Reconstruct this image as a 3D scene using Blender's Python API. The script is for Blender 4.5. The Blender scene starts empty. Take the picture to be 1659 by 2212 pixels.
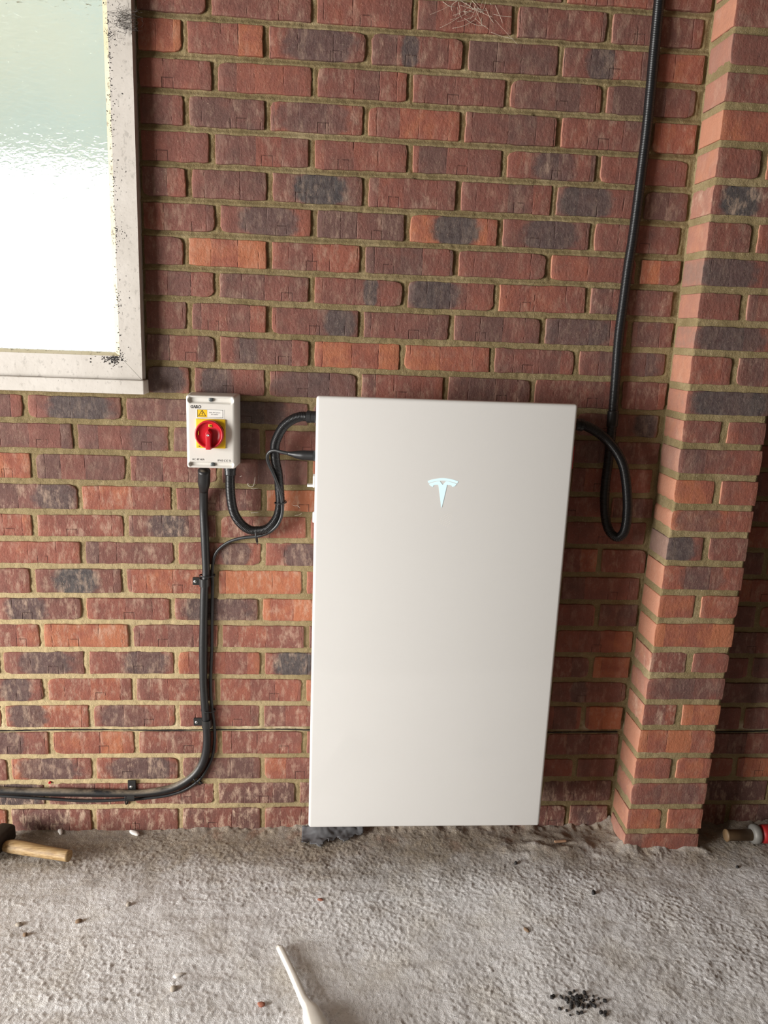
import bpy, bmesh, math, random
import numpy as np
from mathutils import Vector, Matrix

scene = bpy.context.scene
COL = scene.collection

# ---------------------------------------------------------------- camera
cam_data = bpy.data.cameras.new('camera')
cam = bpy.data.objects.new('camera', cam_data)
COL.objects.link(cam)
scene.camera = cam
cam_data.sensor_fit = 'VERTICAL'
cam_data.sensor_height = 36.0
cam_data.lens = 36.0 * 1715.12 / 2212.0
cam_data.clip_start = 0.02
YAW, PITCH, ROLL = -0.076967, -0.227206, -0.039140
Rm = Matrix.Rotation(YAW, 3, 'Z') @ Matrix.Rotation(PITCH, 3, 'X') @ Matrix.Rotation(ROLL, 3, 'Y') @ Matrix.Rotation(math.pi / 2, 3, 'X')
cam.matrix_world = Matrix.Translation((0.285497, -1.98291, 1.375246)) @ Rm.to_4x4()

# ---------------------------------------------------------------- daylight
world = bpy.data.worlds.new('overcast_sky')
scene.world = world
world.use_nodes = True
bg = world.node_tree.nodes['Background']
bg.inputs[0].default_value = (0.96, 0.99, 1.0, 1)
bg.inputs[1].default_value = 2.6

def area(name, loc, rot, sx, sy, power, col):
    d = bpy.data.lights.new(name, 'AREA')
    d.shape = 'RECTANGLE'; d.size = sx; d.size_y = sy; d.energy = power; d.color = col
    o = bpy.data.objects.new(name, d); o.location = loc; o.rotation_euler = rot
    COL.objects.link(o)
    return o
# daylight and glare from the driveway coming in through the open garage door (left of the camera)
area('door_daylight', (-3.88, -2.6, 1.03), (0, -math.pi / 2, 0), 1.98, 2.5, 375.0, (1.0, 0.985, 0.955))

scene.view_settings.view_transform = 'Standard'
scene.view_settings.look = 'None'
scene.view_settings.gamma = 1.0
scene.view_settings.use_curve_mapping = False
scene.view_settings.exposure = 0.38

# ---------------------------------------------------------------- measured data (metres)
BEDX = [-0.66,-0.35,0,0.3,0.6,0.9,1.15,1.75]
BEDS = [[2.253,2.253,2.253,2.253,2.253,2.253,2.253,2.253],[2.178,2.178,2.178,2.178,2.178,2.178,2.178,2.178],[2.103,2.103,2.103,2.103,2.103,2.103,2.103,2.103],[2.0282,2.0309,2.029,2.0276,2.0281,2.0273,2.0268,2.0281],[1.9508,1.9483,1.9498,1.9517,1.95,1.952,1.9531,1.9509],[1.877,1.8756,1.8758,1.8768,1.8772,1.8778,1.8792,1.877],[1.7995,1.8001,1.7997,1.7995,1.7996,1.799,1.799,1.7995],[1.7245,1.7215,1.7226,1.7237,1.7267,1.7271,1.726,1.7247],[1.647,1.6452,1.6469,1.6466,1.647,1.6486,1.6483,1.6471],[1.5713,1.5708,1.572,1.5719,1.5714,1.571,1.5702,1.5713],[1.4962,1.4962,1.495,1.4943,1.497,1.4987,1.4978,1.4962],[1.4224,1.4248,1.4252,1.4207,1.4189,1.4225,1.4225,1.4223],[1.3465,1.3476,1.3474,1.3451,1.3452,1.3462,1.3477,1.3465],[1.2721,1.2734,1.2721,1.2696,1.2708,1.2723,1.2746,1.2721],[1.1929,1.1933,1.1947,1.1944,1.1923,1.1909,1.1914,1.1929],[1.1248,1.1255,1.1265,1.1242,1.1246,1.1216,1.1207,1.1248],[1.0503,1.051,1.0504,1.0501,1.0504,1.0506,1.0506,1.0506],[0.9747,0.9737,0.9738,0.9742,0.974,0.9739,0.9739,0.9739],[0.8962,0.8977,0.9029,0.9041,0.9035,0.9071,0.9068,0.9015],[0.8249,0.8272,0.8324,0.8342,0.8319,0.8343,0.8341,0.8304],[0.7534,0.7566,0.7594,0.7594,0.7568,0.7556,0.7556,0.757],[0.6737,0.6779,0.6811,0.6828,0.6807,0.6798,0.6798,0.6792],[0.603,0.6064,0.6082,0.608,0.6055,0.6035,0.6035,0.606],[0.5266,0.5301,0.5329,0.5325,0.5295,0.5269,0.5268,0.5299],[0.4505,0.4551,0.4567,0.456,0.4543,0.4528,0.4528,0.4545],[0.3742,0.3786,0.3797,0.3783,0.3784,0.3789,0.3789,0.3783],[0.2996,0.3013,0.3027,0.3029,0.3014,0.2963,0.2962,0.3007],[0.22,0.2231,0.2238,0.2235,0.2213,0.2186,0.2186,0.2219],[0.1428,0.1462,0.1463,0.1461,0.1471,0.1494,0.1494,0.1464],[0.0691,0.0691,0.0701,0.0707,0.0704,0.0712,0.0712,0.07],[-0.004,-0.004,-0.004,-0.004,-0.004,-0.004,-0.004,-0.004]]
PERP = {-2: [-0.659,-0.434,-0.209,0.016,0.241,0.466,0.691,0.916,1.141,1.366,1.591],-1: [-0.5465,-0.3215,-0.0965,0.1285,0.3535,0.5785,0.8035,1.0285,1.2535,1.4785,1.7035],0: [-0.659,-0.434,-0.209,0.0061,0.2389,0.4639,0.6921,0.9127,1.141,1.366,1.591],1: [-0.5465,-0.3215,-0.0475,0.1329,0.3622,0.5842,0.8049,1.0285,1.2535,1.4785,1.7035],2: [-0.659,-0.434,-0.209,0.0187,0.2417,0.4603,0.6872,0.9151,1.141,1.366,1.591],3: [-0.5465,-0.3215,-0.0462,0.1368,0.3609,0.586,0.8141,1.0351,1.2535,1.4785,1.7035],4: [-0.659,-0.434,-0.209,0.0109,0.238,0.4661,0.6908,0.9162,1.141,1.366,1.591],5: [-0.5465,-0.3215,-0.0426,0.1418,0.3659,0.5852,0.8163,1.0322,1.2535,1.4785,1.7035],6: [-0.659,-0.434,-0.209,0.0221,0.2461,0.4676,0.6907,0.9168,1.141,1.366,1.591],7: [-0.5465,-0.3215,-0.0516,0.1427,0.3632,0.5887,0.8149,1.0392,1.2535,1.4785,1.7035],8: [-0.659,-0.434,-0.209,0.0186,0.2434,0.4688,0.6937,0.9212,1.141,1.366,1.591],9: [-0.5465,-0.3215,-0.0466,0.1424,0.3647,0.5863,0.8139,1.0348,1.2535,1.4785,1.7035],10: [-0.659,-0.434,-0.209,0.0194,0.246,0.4686,0.6927,0.9063,1.141,1.366,1.591],11: [-0.5465,-0.3215,-0.0425,0.1387,0.3637,0.5798,0.8007,1.0251,1.2535,1.4785,1.7035],12: [-0.659,-0.4417,-0.2083,0.0215,0.2463,0.466,0.691,0.916,1.141,1.366,1.591],13: [-0.5465,-0.3274,-0.0967,0.128,0.3535,0.5785,0.8035,1.0285,1.2535,1.4785,1.7035],14: [-0.659,-0.431,-0.2034,0.0214,0.2477,0.466,0.691,0.916,1.141,1.366,1.591],15: [-0.5465,-0.3235,-0.0931,0.132,0.3535,0.5785,0.8035,1.0285,1.2535,1.4785,1.7035],16: [-0.659,-0.4366,-0.213,0.0178,0.2454,0.466,0.691,0.916,1.141,1.366,1.591],17: [-0.5465,-0.3223,-0.0903,0.1302,0.3535,0.5785,0.8035,1.0177,1.2535,1.4785,1.7035],18: [-0.659,-0.4498,-0.2227,0.0106,0.2371,0.466,0.691,0.916,1.141,1.366,1.591],19: [-0.5465,-0.3269,-0.1029,0.1236,0.3535,0.5785,0.8035,1.0269,1.2535,1.4785,1.7035],20: [-0.659,-0.4366,-0.2102,0.0188,0.2455,0.466,0.691,0.916,1.141,1.366,1.591],21: [-0.5438,-0.3267,-0.0965,0.1301,0.3535,0.5785,0.8035,1.0253,1.2535,1.4785,1.7035],22: [-0.659,-0.4358,-0.2068,0.0114,0.2405,0.466,0.691,0.916,1.141,1.366,1.591],23: [-0.5483,-0.3215,-0.096,0.1282,0.3535,0.5785,0.8035,1.018,1.2535,1.4785,1.7035],24: [-0.659,-0.43,-0.2056,0.0162,0.2441,0.466,0.691,0.916,1.141,1.366,1.591],25: [-0.5432,-0.321,-0.0904,0.1313,0.3535,0.5785,0.8035,1.0088,1.2535,1.4785,1.7035],26: [-0.659,-0.4508,-0.2229,0.0049,0.2272,0.466,0.691,0.916,1.141,1.366,1.591],27: [-0.5531,-0.3275,-0.0933,0.1318,0.3535,0.5785,0.8035,0.9999,1.2535,1.4785,1.7035]}
PBED = [2.0386,1.9625,1.8877,1.8082,1.7302,1.6497,1.5704,1.4928,1.4169,1.3472,1.2653,1.193,1.124,1.0468,0.9707,0.9005,0.8244,0.7469,0.6705,0.5903,0.5184,0.4427,0.3684,0.2863,0.2103,0.1323,0.056,-0.0107]
PPERP = {3: 1.2628,5: 1.2637,7: 1.2608,9: 1.2595,11: 1.2549,13: 1.2579,15: 1.2479,17: 1.2464,19: 1.2455,21: 1.2356,23: 1.2399,25: 1.2329}
THICK = [(-0.0088,-0.05,1.0215),(-0.0102,-0.042,0.9992),(-0.0123,-0.034,0.9791),(-0.0146,-0.024,0.9582),(-0.016,-0.017,0.9343),(-0.017,-0.0125,0.907),(-0.0153,-0.0125,0.8577),(-0.0138,-0.0125,0.7956),(-0.0132,-0.0125,0.7451),(-0.0171,-0.0125,0.7164),(-0.0196,-0.0125,0.6573),(-0.0227,-0.0125,0.5576),(-0.024,-0.0125,0.4557),(-0.0227,-0.0125,0.4133),(-0.0198,-0.0125,0.3597),(-0.0183,-0.0125,0.3299),(-0.0165,-0.0125,0.274),(-0.0233,-0.0125,0.2257),(-0.0411,-0.0125,0.1867),(-0.0714,-0.0125,0.156),(-0.1141,-0.0125,0.1323),(-0.1651,-0.0125,0.1213),(-0.2233,-0.0125,0.1173),(-0.3387,-0.0125,0.1201),(-0.453,-0.0125,0.1228),(-0.5662,-0.0125,0.1275),(-0.6498,-0.0125,0.1321)]
THIN = [(0.2608,-0.085,1.0704),(0.2463,-0.082,1.07),(0.2262,-0.078,1.07),(0.206,-0.074,1.071),(0.1902,-0.07,1.0728),(0.1766,-0.066,1.0746),(0.1652,-0.062,1.0771),(0.1538,-0.058,1.075),(0.1458,-0.054,1.0674),(0.1434,-0.051,1.0566),(0.1478,-0.049,1.0403),(0.1579,-0.047,1.0183),(0.1671,-0.046,0.9952),(0.1752,-0.045,0.9719),(0.1799,-0.044,0.9483),(0.1812,-0.043,0.9233),(0.1767,-0.041,0.9013),(0.1651,-0.037,0.8798),(0.1452,-0.032,0.8625),(0.1182,-0.026,0.8513),(0.0873,-0.019,0.8458),(0.0552,-0.012,0.8359),(0.0289,-0.0075,0.8195),(0.011,-0.006,0.7991),(0.0037,-0.0055,0.7742),(0.001,-0.0055,0.7431),(0.0019,-0.0055,0.7144),(-0.0001,-0.0055,0.636),(-0.001,-0.0055,0.5549),(-0.0049,-0.0055,0.4724),(-0.0056,-0.0055,0.4099),(-0.0024,-0.0055,0.3642),(0.0015,-0.0055,0.3262),(0.0035,-0.0055,0.2824),(-0.0032,-0.0055,0.2257),(-0.0198,-0.0055,0.1852),(-0.0402,-0.0055,0.153),(-0.0807,-0.0055,0.1227),(-0.1284,-0.0055,0.106),(-0.1871,-0.0055,0.0978),(-0.2332,-0.0055,0.0945),(-0.342,-0.0055,0.0909),(-0.4568,-0.0055,0.0987),(-0.5703,-0.0055,0.1078),(-0.6543,-0.0055,0.1124)]
COND = [(0.0538,-0.05,1.0346),(0.0537,-0.05,1.0162),(0.0535,-0.05,0.9897),(0.0543,-0.048,0.9649),(0.0572,-0.045,0.9363),(0.0634,-0.041,0.9107),(0.0776,-0.036,0.8861),(0.0979,-0.032,0.8699),(0.1185,-0.03,0.8674),(0.1427,-0.029,0.8725),(0.161,-0.028,0.8907),(0.1712,-0.028,0.9148),(0.1744,-0.028,0.9447),(0.1725,-0.029,0.9756),(0.1695,-0.032,1.0124),(0.1639,-0.037,1.0421),(0.1618,-0.042,1.0659),(0.162,-0.047,1.0884),(0.1689,-0.054,1.1099),(0.1825,-0.062,1.135),(0.2027,-0.072,1.1534),(0.2238,-0.08,1.1627),(0.2404,-0.085,1.1638),(0.2613,-0.088,1.1637)]
RCOND = [(1.0163,-0.0145,2.188),(1.0165,-0.0145,2.123),(1.0176,-0.0145,2.0041),(1.0185,-0.0145,1.9311),(1.0189,-0.0145,1.8518),(1.017,-0.0145,1.7707),(1.0151,-0.0145,1.6881),(1.012,-0.0145,1.6037),(1.0082,-0.0145,1.5447),(1.0055,-0.0145,1.463),(1.0028,-0.0145,1.3797),(1.0048,-0.0145,1.2951),(1.0074,-0.0145,1.2087),(1.0085,-0.0145,1.1819),(1.0087,-0.0145,1.1455),(1.0092,-0.0145,1.1182),(1.0094,-0.0145,1.0813),(1.0084,-0.0145,1.044),(1.0073,-0.0145,1.0076),(1.0082,-0.016,0.9701),(1.0109,-0.021,0.9331),(1.0174,-0.028,0.9003),(1.0281,-0.035,0.88),(1.043,-0.044,0.8716),(1.054,-0.053,0.8865),(1.0556,-0.06,0.9153),(1.0521,-0.066,0.9542),(1.0465,-0.07,0.9861),(1.0364,-0.075,1.0284),(1.0242,-0.078,1.065),(1.0057,-0.081,1.0953),(0.9793,-0.084,1.1238),(0.9557,-0.086,1.1428),(0.9317,-0.088,1.156),(0.9122,-0.089,1.1634),(0.8897,-0.09,1.1657)]
ISO = [(-0.0438,-0.086,1.2053),(0.0688,-0.086,1.2064),(-0.0413,-0.086,1.0334),(0.072,-0.086,1.0324)]
ISOSIDE = [(0.0761,-0.035,1.2079),(0.079,-0.035,1.0361)]
YEL = [(-0.0215,-0.088,1.1514),(0.0483,-0.088,1.1513),(-0.0204,-0.088,1.0819),(0.0479,-0.088,1.0825)]
DIAL = [(0.0113,-0.1,1.1167),(-0.0222,-0.1,1.1157),(0.0453,-0.1,1.1173),(0.0117,-0.1,1.1495),(0.0109,-0.1,1.0833)]
GRIP = [(0.0107,-0.11,1.1258),(0.0094,-0.11,1.0839),(0.0046,-0.11,1.1075),(0.0152,-0.11,1.1078)]
STK = [(-0.0202,-0.086,1.174),(0.0452,-0.086,1.1747),(-0.0188,-0.086,1.1521),(0.0455,-0.086,1.1532)]
STKB = [(-0.0181,-0.086,1.1732),(0.0414,-0.086,1.1733),(-0.0171,-0.086,1.1547),(0.0419,-0.086,1.155),(0.0052,-0.086,1.1718),(0.0054,-0.086,1.155)]
ITXT = [(-0.0338,-0.086,1.1748),(-0.0092,-0.086,1.1756),(-0.0336,-0.086,1.183),(-0.032,-0.086,1.05),(-0.0031,-0.086,1.0508),(-0.0319,-0.086,1.0549),(0.0284,-0.086,1.0508),(0.0413,-0.086,1.0511),(0.0435,-0.086,1.0512),(0.0526,-0.086,1.051),(0.0547,-0.086,1.0506),(0.0608,-0.086,1.0507)]
SLOT = [(-0.0421,-0.086,1.2049),(0.0688,-0.086,1.1901),(-0.0398,-0.086,1.0445),(0.0711,-0.086,1.0337)]
ISCR = [(0.0137,-0.086,1.1969),(0.0162,-0.086,1.0411)]
PWC = [(0.2605,-0.1745,1.2192),(0.8626,-0.1745,1.2227),(0.2633,-0.1745,0.12),(0.8696,-0.1745,0.1172)]
EBAR = [(0.5241,-0.1745,1.0323),(0.5327,-0.1745,1.0355),(0.5421,-0.1745,1.0379),(0.5514,-0.1745,1.0395),(0.5601,-0.1745,1.0401),(0.5687,-0.1745,1.0397),(0.5775,-0.1745,1.0385),(0.5871,-0.1745,1.0363),(0.5961,-0.1745,1.0331),(0.594,-0.1745,1.0285),(0.5858,-0.1745,1.0311),(0.577,-0.1745,1.0332),(0.5683,-0.1745,1.0343),(0.56,-0.1745,1.0346),(0.5517,-0.1745,1.0341),(0.5431,-0.1745,1.0327),(0.5346,-0.1745,1.0304),(0.5267,-0.1745,1.0273)]
ETEE = [(0.5276,-0.1745,1.0254),(0.5347,-0.1745,1.0284),(0.5424,-0.1745,1.0307),(0.5487,-0.1745,1.032),(0.5527,-0.1745,1.0326),(0.5602,-0.1745,1.0237),(0.5673,-0.1745,1.0329),(0.5731,-0.1745,1.0324),(0.5787,-0.1745,1.0313),(0.5859,-0.1745,1.0293),(0.5926,-0.1745,1.027),(0.5906,-0.1745,1.0238),(0.5872,-0.1745,1.0211),(0.5827,-0.1745,1.0196),(0.5822,-0.1745,1.022),(0.5803,-0.1745,1.0235),(0.5767,-0.1745,1.0242),(0.57,-0.1745,1.0244),(0.5686,-0.1745,1.0145),(0.5656,-0.1745,0.9975),(0.5629,-0.1745,0.9814),(0.5604,-0.1745,0.9696),(0.5596,-0.1745,0.9696),(0.5569,-0.1745,0.9853),(0.5538,-0.1745,1.0029),(0.5499,-0.1745,1.0242),(0.5428,-0.1745,1.024),(0.5397,-0.1745,1.0232),(0.5379,-0.1745,1.0217),(0.5374,-0.1745,1.0186),(0.5327,-0.1745,1.0206),(0.5299,-0.1745,1.0227)]
DOTS = [(0.5581,-0.1745,0.9443),(0.5615,-0.1745,0.9464),(0.5648,-0.1745,0.9485),(0.5682,-0.1745,0.9506),(0.5716,-0.1745,0.9527),(0.575,-0.1745,0.9548),(0.5784,-0.1745,0.9569),(0.5561,-0.1745,0.9376),(0.5595,-0.1745,0.9397),(0.5629,-0.1745,0.9418),(0.5663,-0.1745,0.9439),(0.5696,-0.1745,0.946),(0.573,-0.1745,0.9481),(0.5764,-0.1745,0.9502),(0.5798,-0.1745,0.9523),(0.5832,-0.1745,0.9544),(0.5575,-0.1745,0.9329),(0.5609,-0.1745,0.9351),(0.5643,-0.1745,0.9372),(0.5677,-0.1745,0.9393),(0.5711,-0.1745,0.9414),(0.5745,-0.1745,0.9435),(0.5778,-0.1745,0.9456),(0.5812,-0.1745,0.9477),(0.5846,-0.1745,0.9498),(0.5623,-0.1745,0.9304),(0.5657,-0.1745,0.9325),(0.5691,-0.1745,0.9347),(0.5725,-0.1745,0.9368),(0.5759,-0.1745,0.9389),(0.5793,-0.1745,0.941),(0.5827,-0.1745,0.9431),(0.5671,-0.1745,0.9279),(0.5705,-0.1745,0.93),(0.5739,-0.1745,0.9321),(0.5773,-0.1745,0.9343),(0.5807,-0.1745,0.9364),(0.5841,-0.1745,0.9385),(0.5719,-0.1745,0.9254),(0.5753,-0.1745,0.9275),(0.5787,-0.1745,0.9296),(0.5821,-0.1745,0.9318),(0.5767,-0.1745,0.9229),(0.5801,-0.1745,0.925)]
PWSIDE = [(0.8938,-0.09,1.1222),(0.8938,-0.09,1.0614),(0.242,-0.09,1.0034),(0.2595,-0.09,1.0254),(0.26,-0.09,0.9935),(0.2599,-0.09,0.9394),(0.2603,-0.09,0.9186)]
CLIP = [(-0.0475,-0.004,0.7331),(-0.0031,-0.004,0.7125),(-0.0418,-0.004,0.722),(-0.0513,-0.004,0.3376),(-0.0074,-0.004,0.3159),(-0.0442,-0.004,0.3254),(-0.2317,-0.004,0.15),(-0.2087,-0.004,0.0962),(-0.2225,-0.004,0.1274)]
TIES = [(-0.0087,-0.012,0.74),(-0.0155,-0.012,0.3621),(-0.0453,-0.012,0.1612),(-0.2346,-0.012,0.1143),(0.1158,-0.012,0.8542),(0.1747,-0.012,0.9412)]
PLUG = [(-0.439,0.0,0.1442)]
FR = [(-0.1562,-0.035,2.0423),(-0.1506,-0.035,1.2399),(-0.4818,-0.035,1.2318)]
STONES = [(-0.1637,-0.2983,0.003),(-0.4005,-0.3539,0.003),(-0.2667,-0.3466,0.003),(-0.3742,-0.3864,0.003),(-0.0101,-0.5521,0.003),(0.1778,-0.5978,0.003),(-0.0069,-0.5164,0.003),(0.9866,-0.2832,0.003),(0.7842,-0.4026,0.003),(0.8137,-0.1659,0.003),(0.2964,-0.2905,0.003),(1.414,-0.1896,0.003),(-0.4172,-0.0074,0.003),(-0.2158,-0.0183,0.003),(0.8399,-0.5972,0.003),(0.8543,-0.6155,0.003),(0.8172,-0.6227,0.003),(0.8389,-0.6326,0.003),(0.873,-0.6042,0.003),(0.958,-0.0843,0.003)]
HAM = [(-0.5337,-0.0947,0.017),(-0.5058,-0.097,0.017),(-0.3512,-0.1388,0.017),(-0.5405,-0.0298,0.017),(-0.5779,-0.0631,0.017)]
WT = [(0.2063,-0.4512,0.008),(0.2365,-0.5233,0.008),(0.2636,-0.5937,0.008),(0.2727,-0.6114,0.008),(0.2798,-0.6287,0.008),(0.2878,-0.6566,0.008),(0.2984,-0.6922,0.008),(0.3121,-0.7383,0.008)]
WTW = [(0.2023,-0.4539,0.008),(0.2133,-0.4473,0.008)]
TOOL = [(1.4298,-0.1027,0.02),(1.5032,-0.1038,0.02),(1.5272,-0.1042,0.02),(1.5463,-0.1086,0.02)]
MEMB = [(0.2473,-0.06,0.0019),(0.291,-0.06,0.0302),(0.3478,-0.06,0.0368),(0.4049,-0.06,0.0363),(0.355,-0.06,0.0008),(0.3045,-0.06,-0.0088),(0.2691,-0.06,-0.0128)]
TRAIL = [(0.0719,-0.001,0.9983),(0.0857,-0.001,1.0081),(0.0972,-0.001,1.0343),(0.103,-0.001,1.025),(0.1064,-0.001,1.011),(0.1099,-0.001,0.9992),(0.1076,-0.001,0.9814),(0.103,-0.001,0.9729),(0.0915,-0.001,0.9774),(0.0949,-0.001,0.987),(0.0823,-0.001,1.0174),(0.0754,-0.001,1.0125)]
WEB = [(0.5709,-0.002,2.0977),(0.5297,-0.002,2.083),(0.6145,-0.002,2.0743),(0.6508,-0.002,2.0859)]
DARKS = [(0.1947,1.9913,0.0341,0.8),(0.3087,1.9981,0.0341,0.8),(0.4566,1.9708,0.0205,0.9),(0.9003,2.0064,0.0341,0.7),(0.1862,1.835,0.0341,0.6),(0.3076,1.8415,0.0284,0.6),(0.2576,1.6895,0.0625,1),(0.8935,1.6843,0.0682,0.8),(0.8126,1.7681,0.0511,0.6),(0.1832,1.6144,0.0318,0.9),(0.0971,1.595,0.0284,0.6),(0.5841,1.6122,0.0568,1),(0.8145,1.6175,0.0682,0.75),(0.3849,1.4492,0.0182,0.9),(0.5369,1.45,0.0682,0.8),(0.8937,1.3811,0.0909,0.6),(0.3142,1.3758,0.0398,0.8),(0.086,1.3068,0.0284,0.5),(1.0792,1.3084,0.0341,0.5),(-0.1089,1.2336,0.0511,0.8),(0.0188,1.2379,0.0398,0.6),(0.2097,1.2443,0.0682,0.6),(0.346,1.249,0.0455,0.4),(-0.315,1.1654,0.0795,0.9),(0.1198,1.1621,0.0682,0.7),(-0.1519,1.0795,0.0455,0.5),(0.0971,1.075,0.0455,0.5),(-0.3817,0.9397,0.0568,0.7),(-0.112,0.8622,0.0455,0.7),(0.0618,0.786,0.0398,0.8),(0.2276,0.789,0.0455,0.8),(-0.3417,0.7208,0.0591,1),(-0.5073,0.64,0.017,0.8),(-0.4382,0.6409,0.0227,0.9),(-0.0638,0.6459,0.0205,0.7),(0.0852,0.6478,0.0159,0.6),(-0.4873,0.5002,0.0182,0.8),(-0.3994,0.5009,0.0398,0.6),(-0.2159,0.5025,0.0205,0.9),(-0.1443,0.5031,0.0341,0.6),(0.2133,0.5034,0.0545,1),(-0.5279,0.4152,0.025,0.9),(-0.4867,0.4154,0.0205,0.7),(-0.4852,0.3424,0.0511,0.8),(-0.2333,0.3431,0.0682,0.5),(-0.5381,0.2615,0.0398,0.7),(-0.4944,0.193,0.0318,0.9),(-0.3975,0.1927,0.0455,0.8),(-0.2693,0.1924,0.0205,0.7),(-0.1895,0.1852,0.0159,0.7),(-0.1339,0.1851,0.0318,0.8),(-0.5256,0.0814,0.0682,0.8),(1.102,1.163,0.0318,0.9),(-0.4547,0.0383,0.0568,0.3),(1.065,0.0637,0.0341,0.4),(0.4655,1.1381,0.0227,0.5),(0.9968,0.4233,0.0227,0.6),(1.0227,0.8097,0.0682,0.6)]
PDARKS = [(1.2196,1.689,0.0471,1),(1.1963,1.5407,0.0588,0.9),(1.2407,1.5426,0.0471,0.8),(1.1905,1.3772,0.0471,0.9),(1.3099,1.3816,0.0235,0.8),(1.1932,1.2296,0.0353,1),(1.3404,1.2175,0.0294,0.9),(1.1696,0.8635,0.0529,0.9),(1.1852,0.9298,0.0294,0.6),(1.2449,0.9311,0.0353,0.6),(1.2515,0.7916,0.0588,0.5),(1.1925,0.4786,0.0471,0.4),(1.2931,0.4791,0.0353,0.4),(1.204,0.1722,0.0235,0.5),(1.2941,0.1787,0.0353,0.4),(1.1893,1.0823,0.0941,0.35)]

# ---------------------------------------------------------------- helpers
rng = random.Random(7)
nrg = np.random.default_rng(11)
_tabs = {}

def vnoise(x, y, seed=0):
    if seed not in _tabs:
        _tabs[seed] = np.random.default_rng(1000 + seed).random((256, 256)) * 2 - 1
    t = _tabs[seed]
    xi = np.floor(x).astype(int); yi = np.floor(y).astype(int)
    fx = x - xi; fy = y - yi
    fx = fx * fx * (3 - 2 * fx); fy = fy * fy * (3 - 2 * fy)
    x0 = xi & 255; x1 = (xi + 1) & 255; y0 = yi & 255; y1 = (yi + 1) & 255
    return (t[x0, y0] * (1 - fx) + t[x1, y0] * fx) * (1 - fy) + (t[x0, y1] * (1 - fx) + t[x1, y1] * fx) * fy

def sstep(a, b, x):
    t = np.clip((x - a) / (b - a), 0, 1)
    return t * t * (3 - 2 * t)

def link(name, me, mat=None, parent=None, loc=None, smooth=True):
    o = bpy.data.objects.new(name, me)
    COL.objects.link(o)
    if mat is not None and len(me.materials) == 0:
        me.materials.append(mat)
    if loc is not None:
        o.location = loc
    if parent is not None:
        o.parent = parent
    if smooth and hasattr(me, 'polygons') and len(me.polygons):
        me.polygons.foreach_set('use_smooth', [True] * len(me.polygons))
    return o

def mesh(name, verts, faces):
    me = bpy.data.meshes.new(name)
    me.from_pydata([tuple(map(float, v)) for v in verts], [], faces)
    me.update()
    return me

def grid_mesh(name, P, keep=None):
    """P: (n, m, 3) array of points -> quad grid; keep: (n-1, m-1) mask"""
    n, m, _ = P.shape
    idx = np.arange(n * m).reshape(n, m)
    q = np.stack([idx[:-1, :-1], idx[1:, :-1], idx[1:, 1:], idx[:-1, 1:]], -1).reshape(-1, 4)
    V = P.reshape(-1, 3)
    if keep is not None:
        q = q[keep.reshape(-1)]
        used = np.unique(q)
        remap = np.zeros(n * m, int); remap[used] = np.arange(len(used))
        q = remap[q]; V = V[used]
    me = bpy.data.meshes.new(name)
    me.vertices.add(len(V)); me.vertices.foreach_set('co', V.astype(np.float32).ravel())
    me.loops.add(q.size); me.loops.foreach_set('vertex_index', q.astype(np.int32).ravel())
    me.polygons.add(len(q))
    me.polygons.foreach_set('loop_start', np.arange(0, q.size, 4, dtype=np.int32))
    me.update(calc_edges=True)
    return me

def tag(o, label=None, cat=None, group=None, kind=None):
    if label: o['label'] = label
    if cat: o['category'] = cat
    if group: o['group'] = group
    if kind: o['kind'] = kind
    return o

def empty(name, loc, label, cat, group=None, kind=None):
    o = bpy.data.objects.new(name, None)
    COL.objects.link(o)
    o.location = loc
    o.empty_display_size = 0.02
    return tag(o, label, cat, group, kind)

def put(name, me, mat, root, smooth=True):
    """mesh given in world coordinates becomes a child of root (an unrotated empty)"""
    me.transform(Matrix.Translation(-Vector(root.location)))
    return link(name, me, mat, root, smooth=smooth)

def lat(L, r, n, k=2):
    a = [r * (1 - math.cos(math.pi / 2 * i / k)) for i in range(k)]
    b = list(np.linspace(r, L - r, n + 1))
    return a + b + [L - q for q in a[::-1]]

def rbox_pts(L, D, H, r, nx, ny, nz, k=2, back=True):
    """rounded box lattice centred on the origin: returns verts (array) and faces"""
    X, Y, Z = lat(L, r, nx, k), lat(D, r, ny, k), lat(H, r, nz, k)
    V = []; ix = {}; F = []
    def vid(i, j, l):
        key = (i, j, l)
        if key not in ix:
            p = Vector((X[i] - L / 2, Y[j] - D / 2, Z[l] - H / 2))
            c = Vector((max(-L / 2 + r, min(L / 2 - r, p.x)), max(-D / 2 + r, min(D / 2 - r, p.y)), max(-H / 2 + r, min(H / 2 - r, p.z))))
            d = p - c
            if d.length > 1e-9:
                p = c + d.normalized() * r
            ix[key] = len(V); V.append(p)
        return ix[key]
    a, b, c = len(X) - 1, len(Y) - 1, len(Z) - 1
    for i in range(a):
        for l in range(c):
            F.append((vid(i, 0, l), vid(i + 1, 0, l), vid(i + 1, 0, l + 1), vid(i, 0, l + 1)))
            if back: F.append((vid(i, b, l), vid(i, b, l + 1), vid(i + 1, b, l + 1), vid(i + 1, b, l)))
    for j in range(b):
        for l in range(c):
            F.append((vid(0, j, l), vid(0, j, l + 1), vid(0, j + 1, l + 1), vid(0, j + 1, l)))
            F.append((vid(a, j, l), vid(a, j + 1, l), vid(a, j + 1, l + 1), vid(a, j, l + 1)))
    for i in range(a):
        for j in range(b):
            F.append((vid(i, j, 0), vid(i, j + 1, 0), vid(i + 1, j + 1, 0), vid(i + 1, j, 0)))
            F.append((vid(i, j, c), vid(i + 1, j, c), vid(i + 1, j + 1, c), vid(i, j + 1, c)))
    return np.array([tuple(v) for v in V]), F

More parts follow.
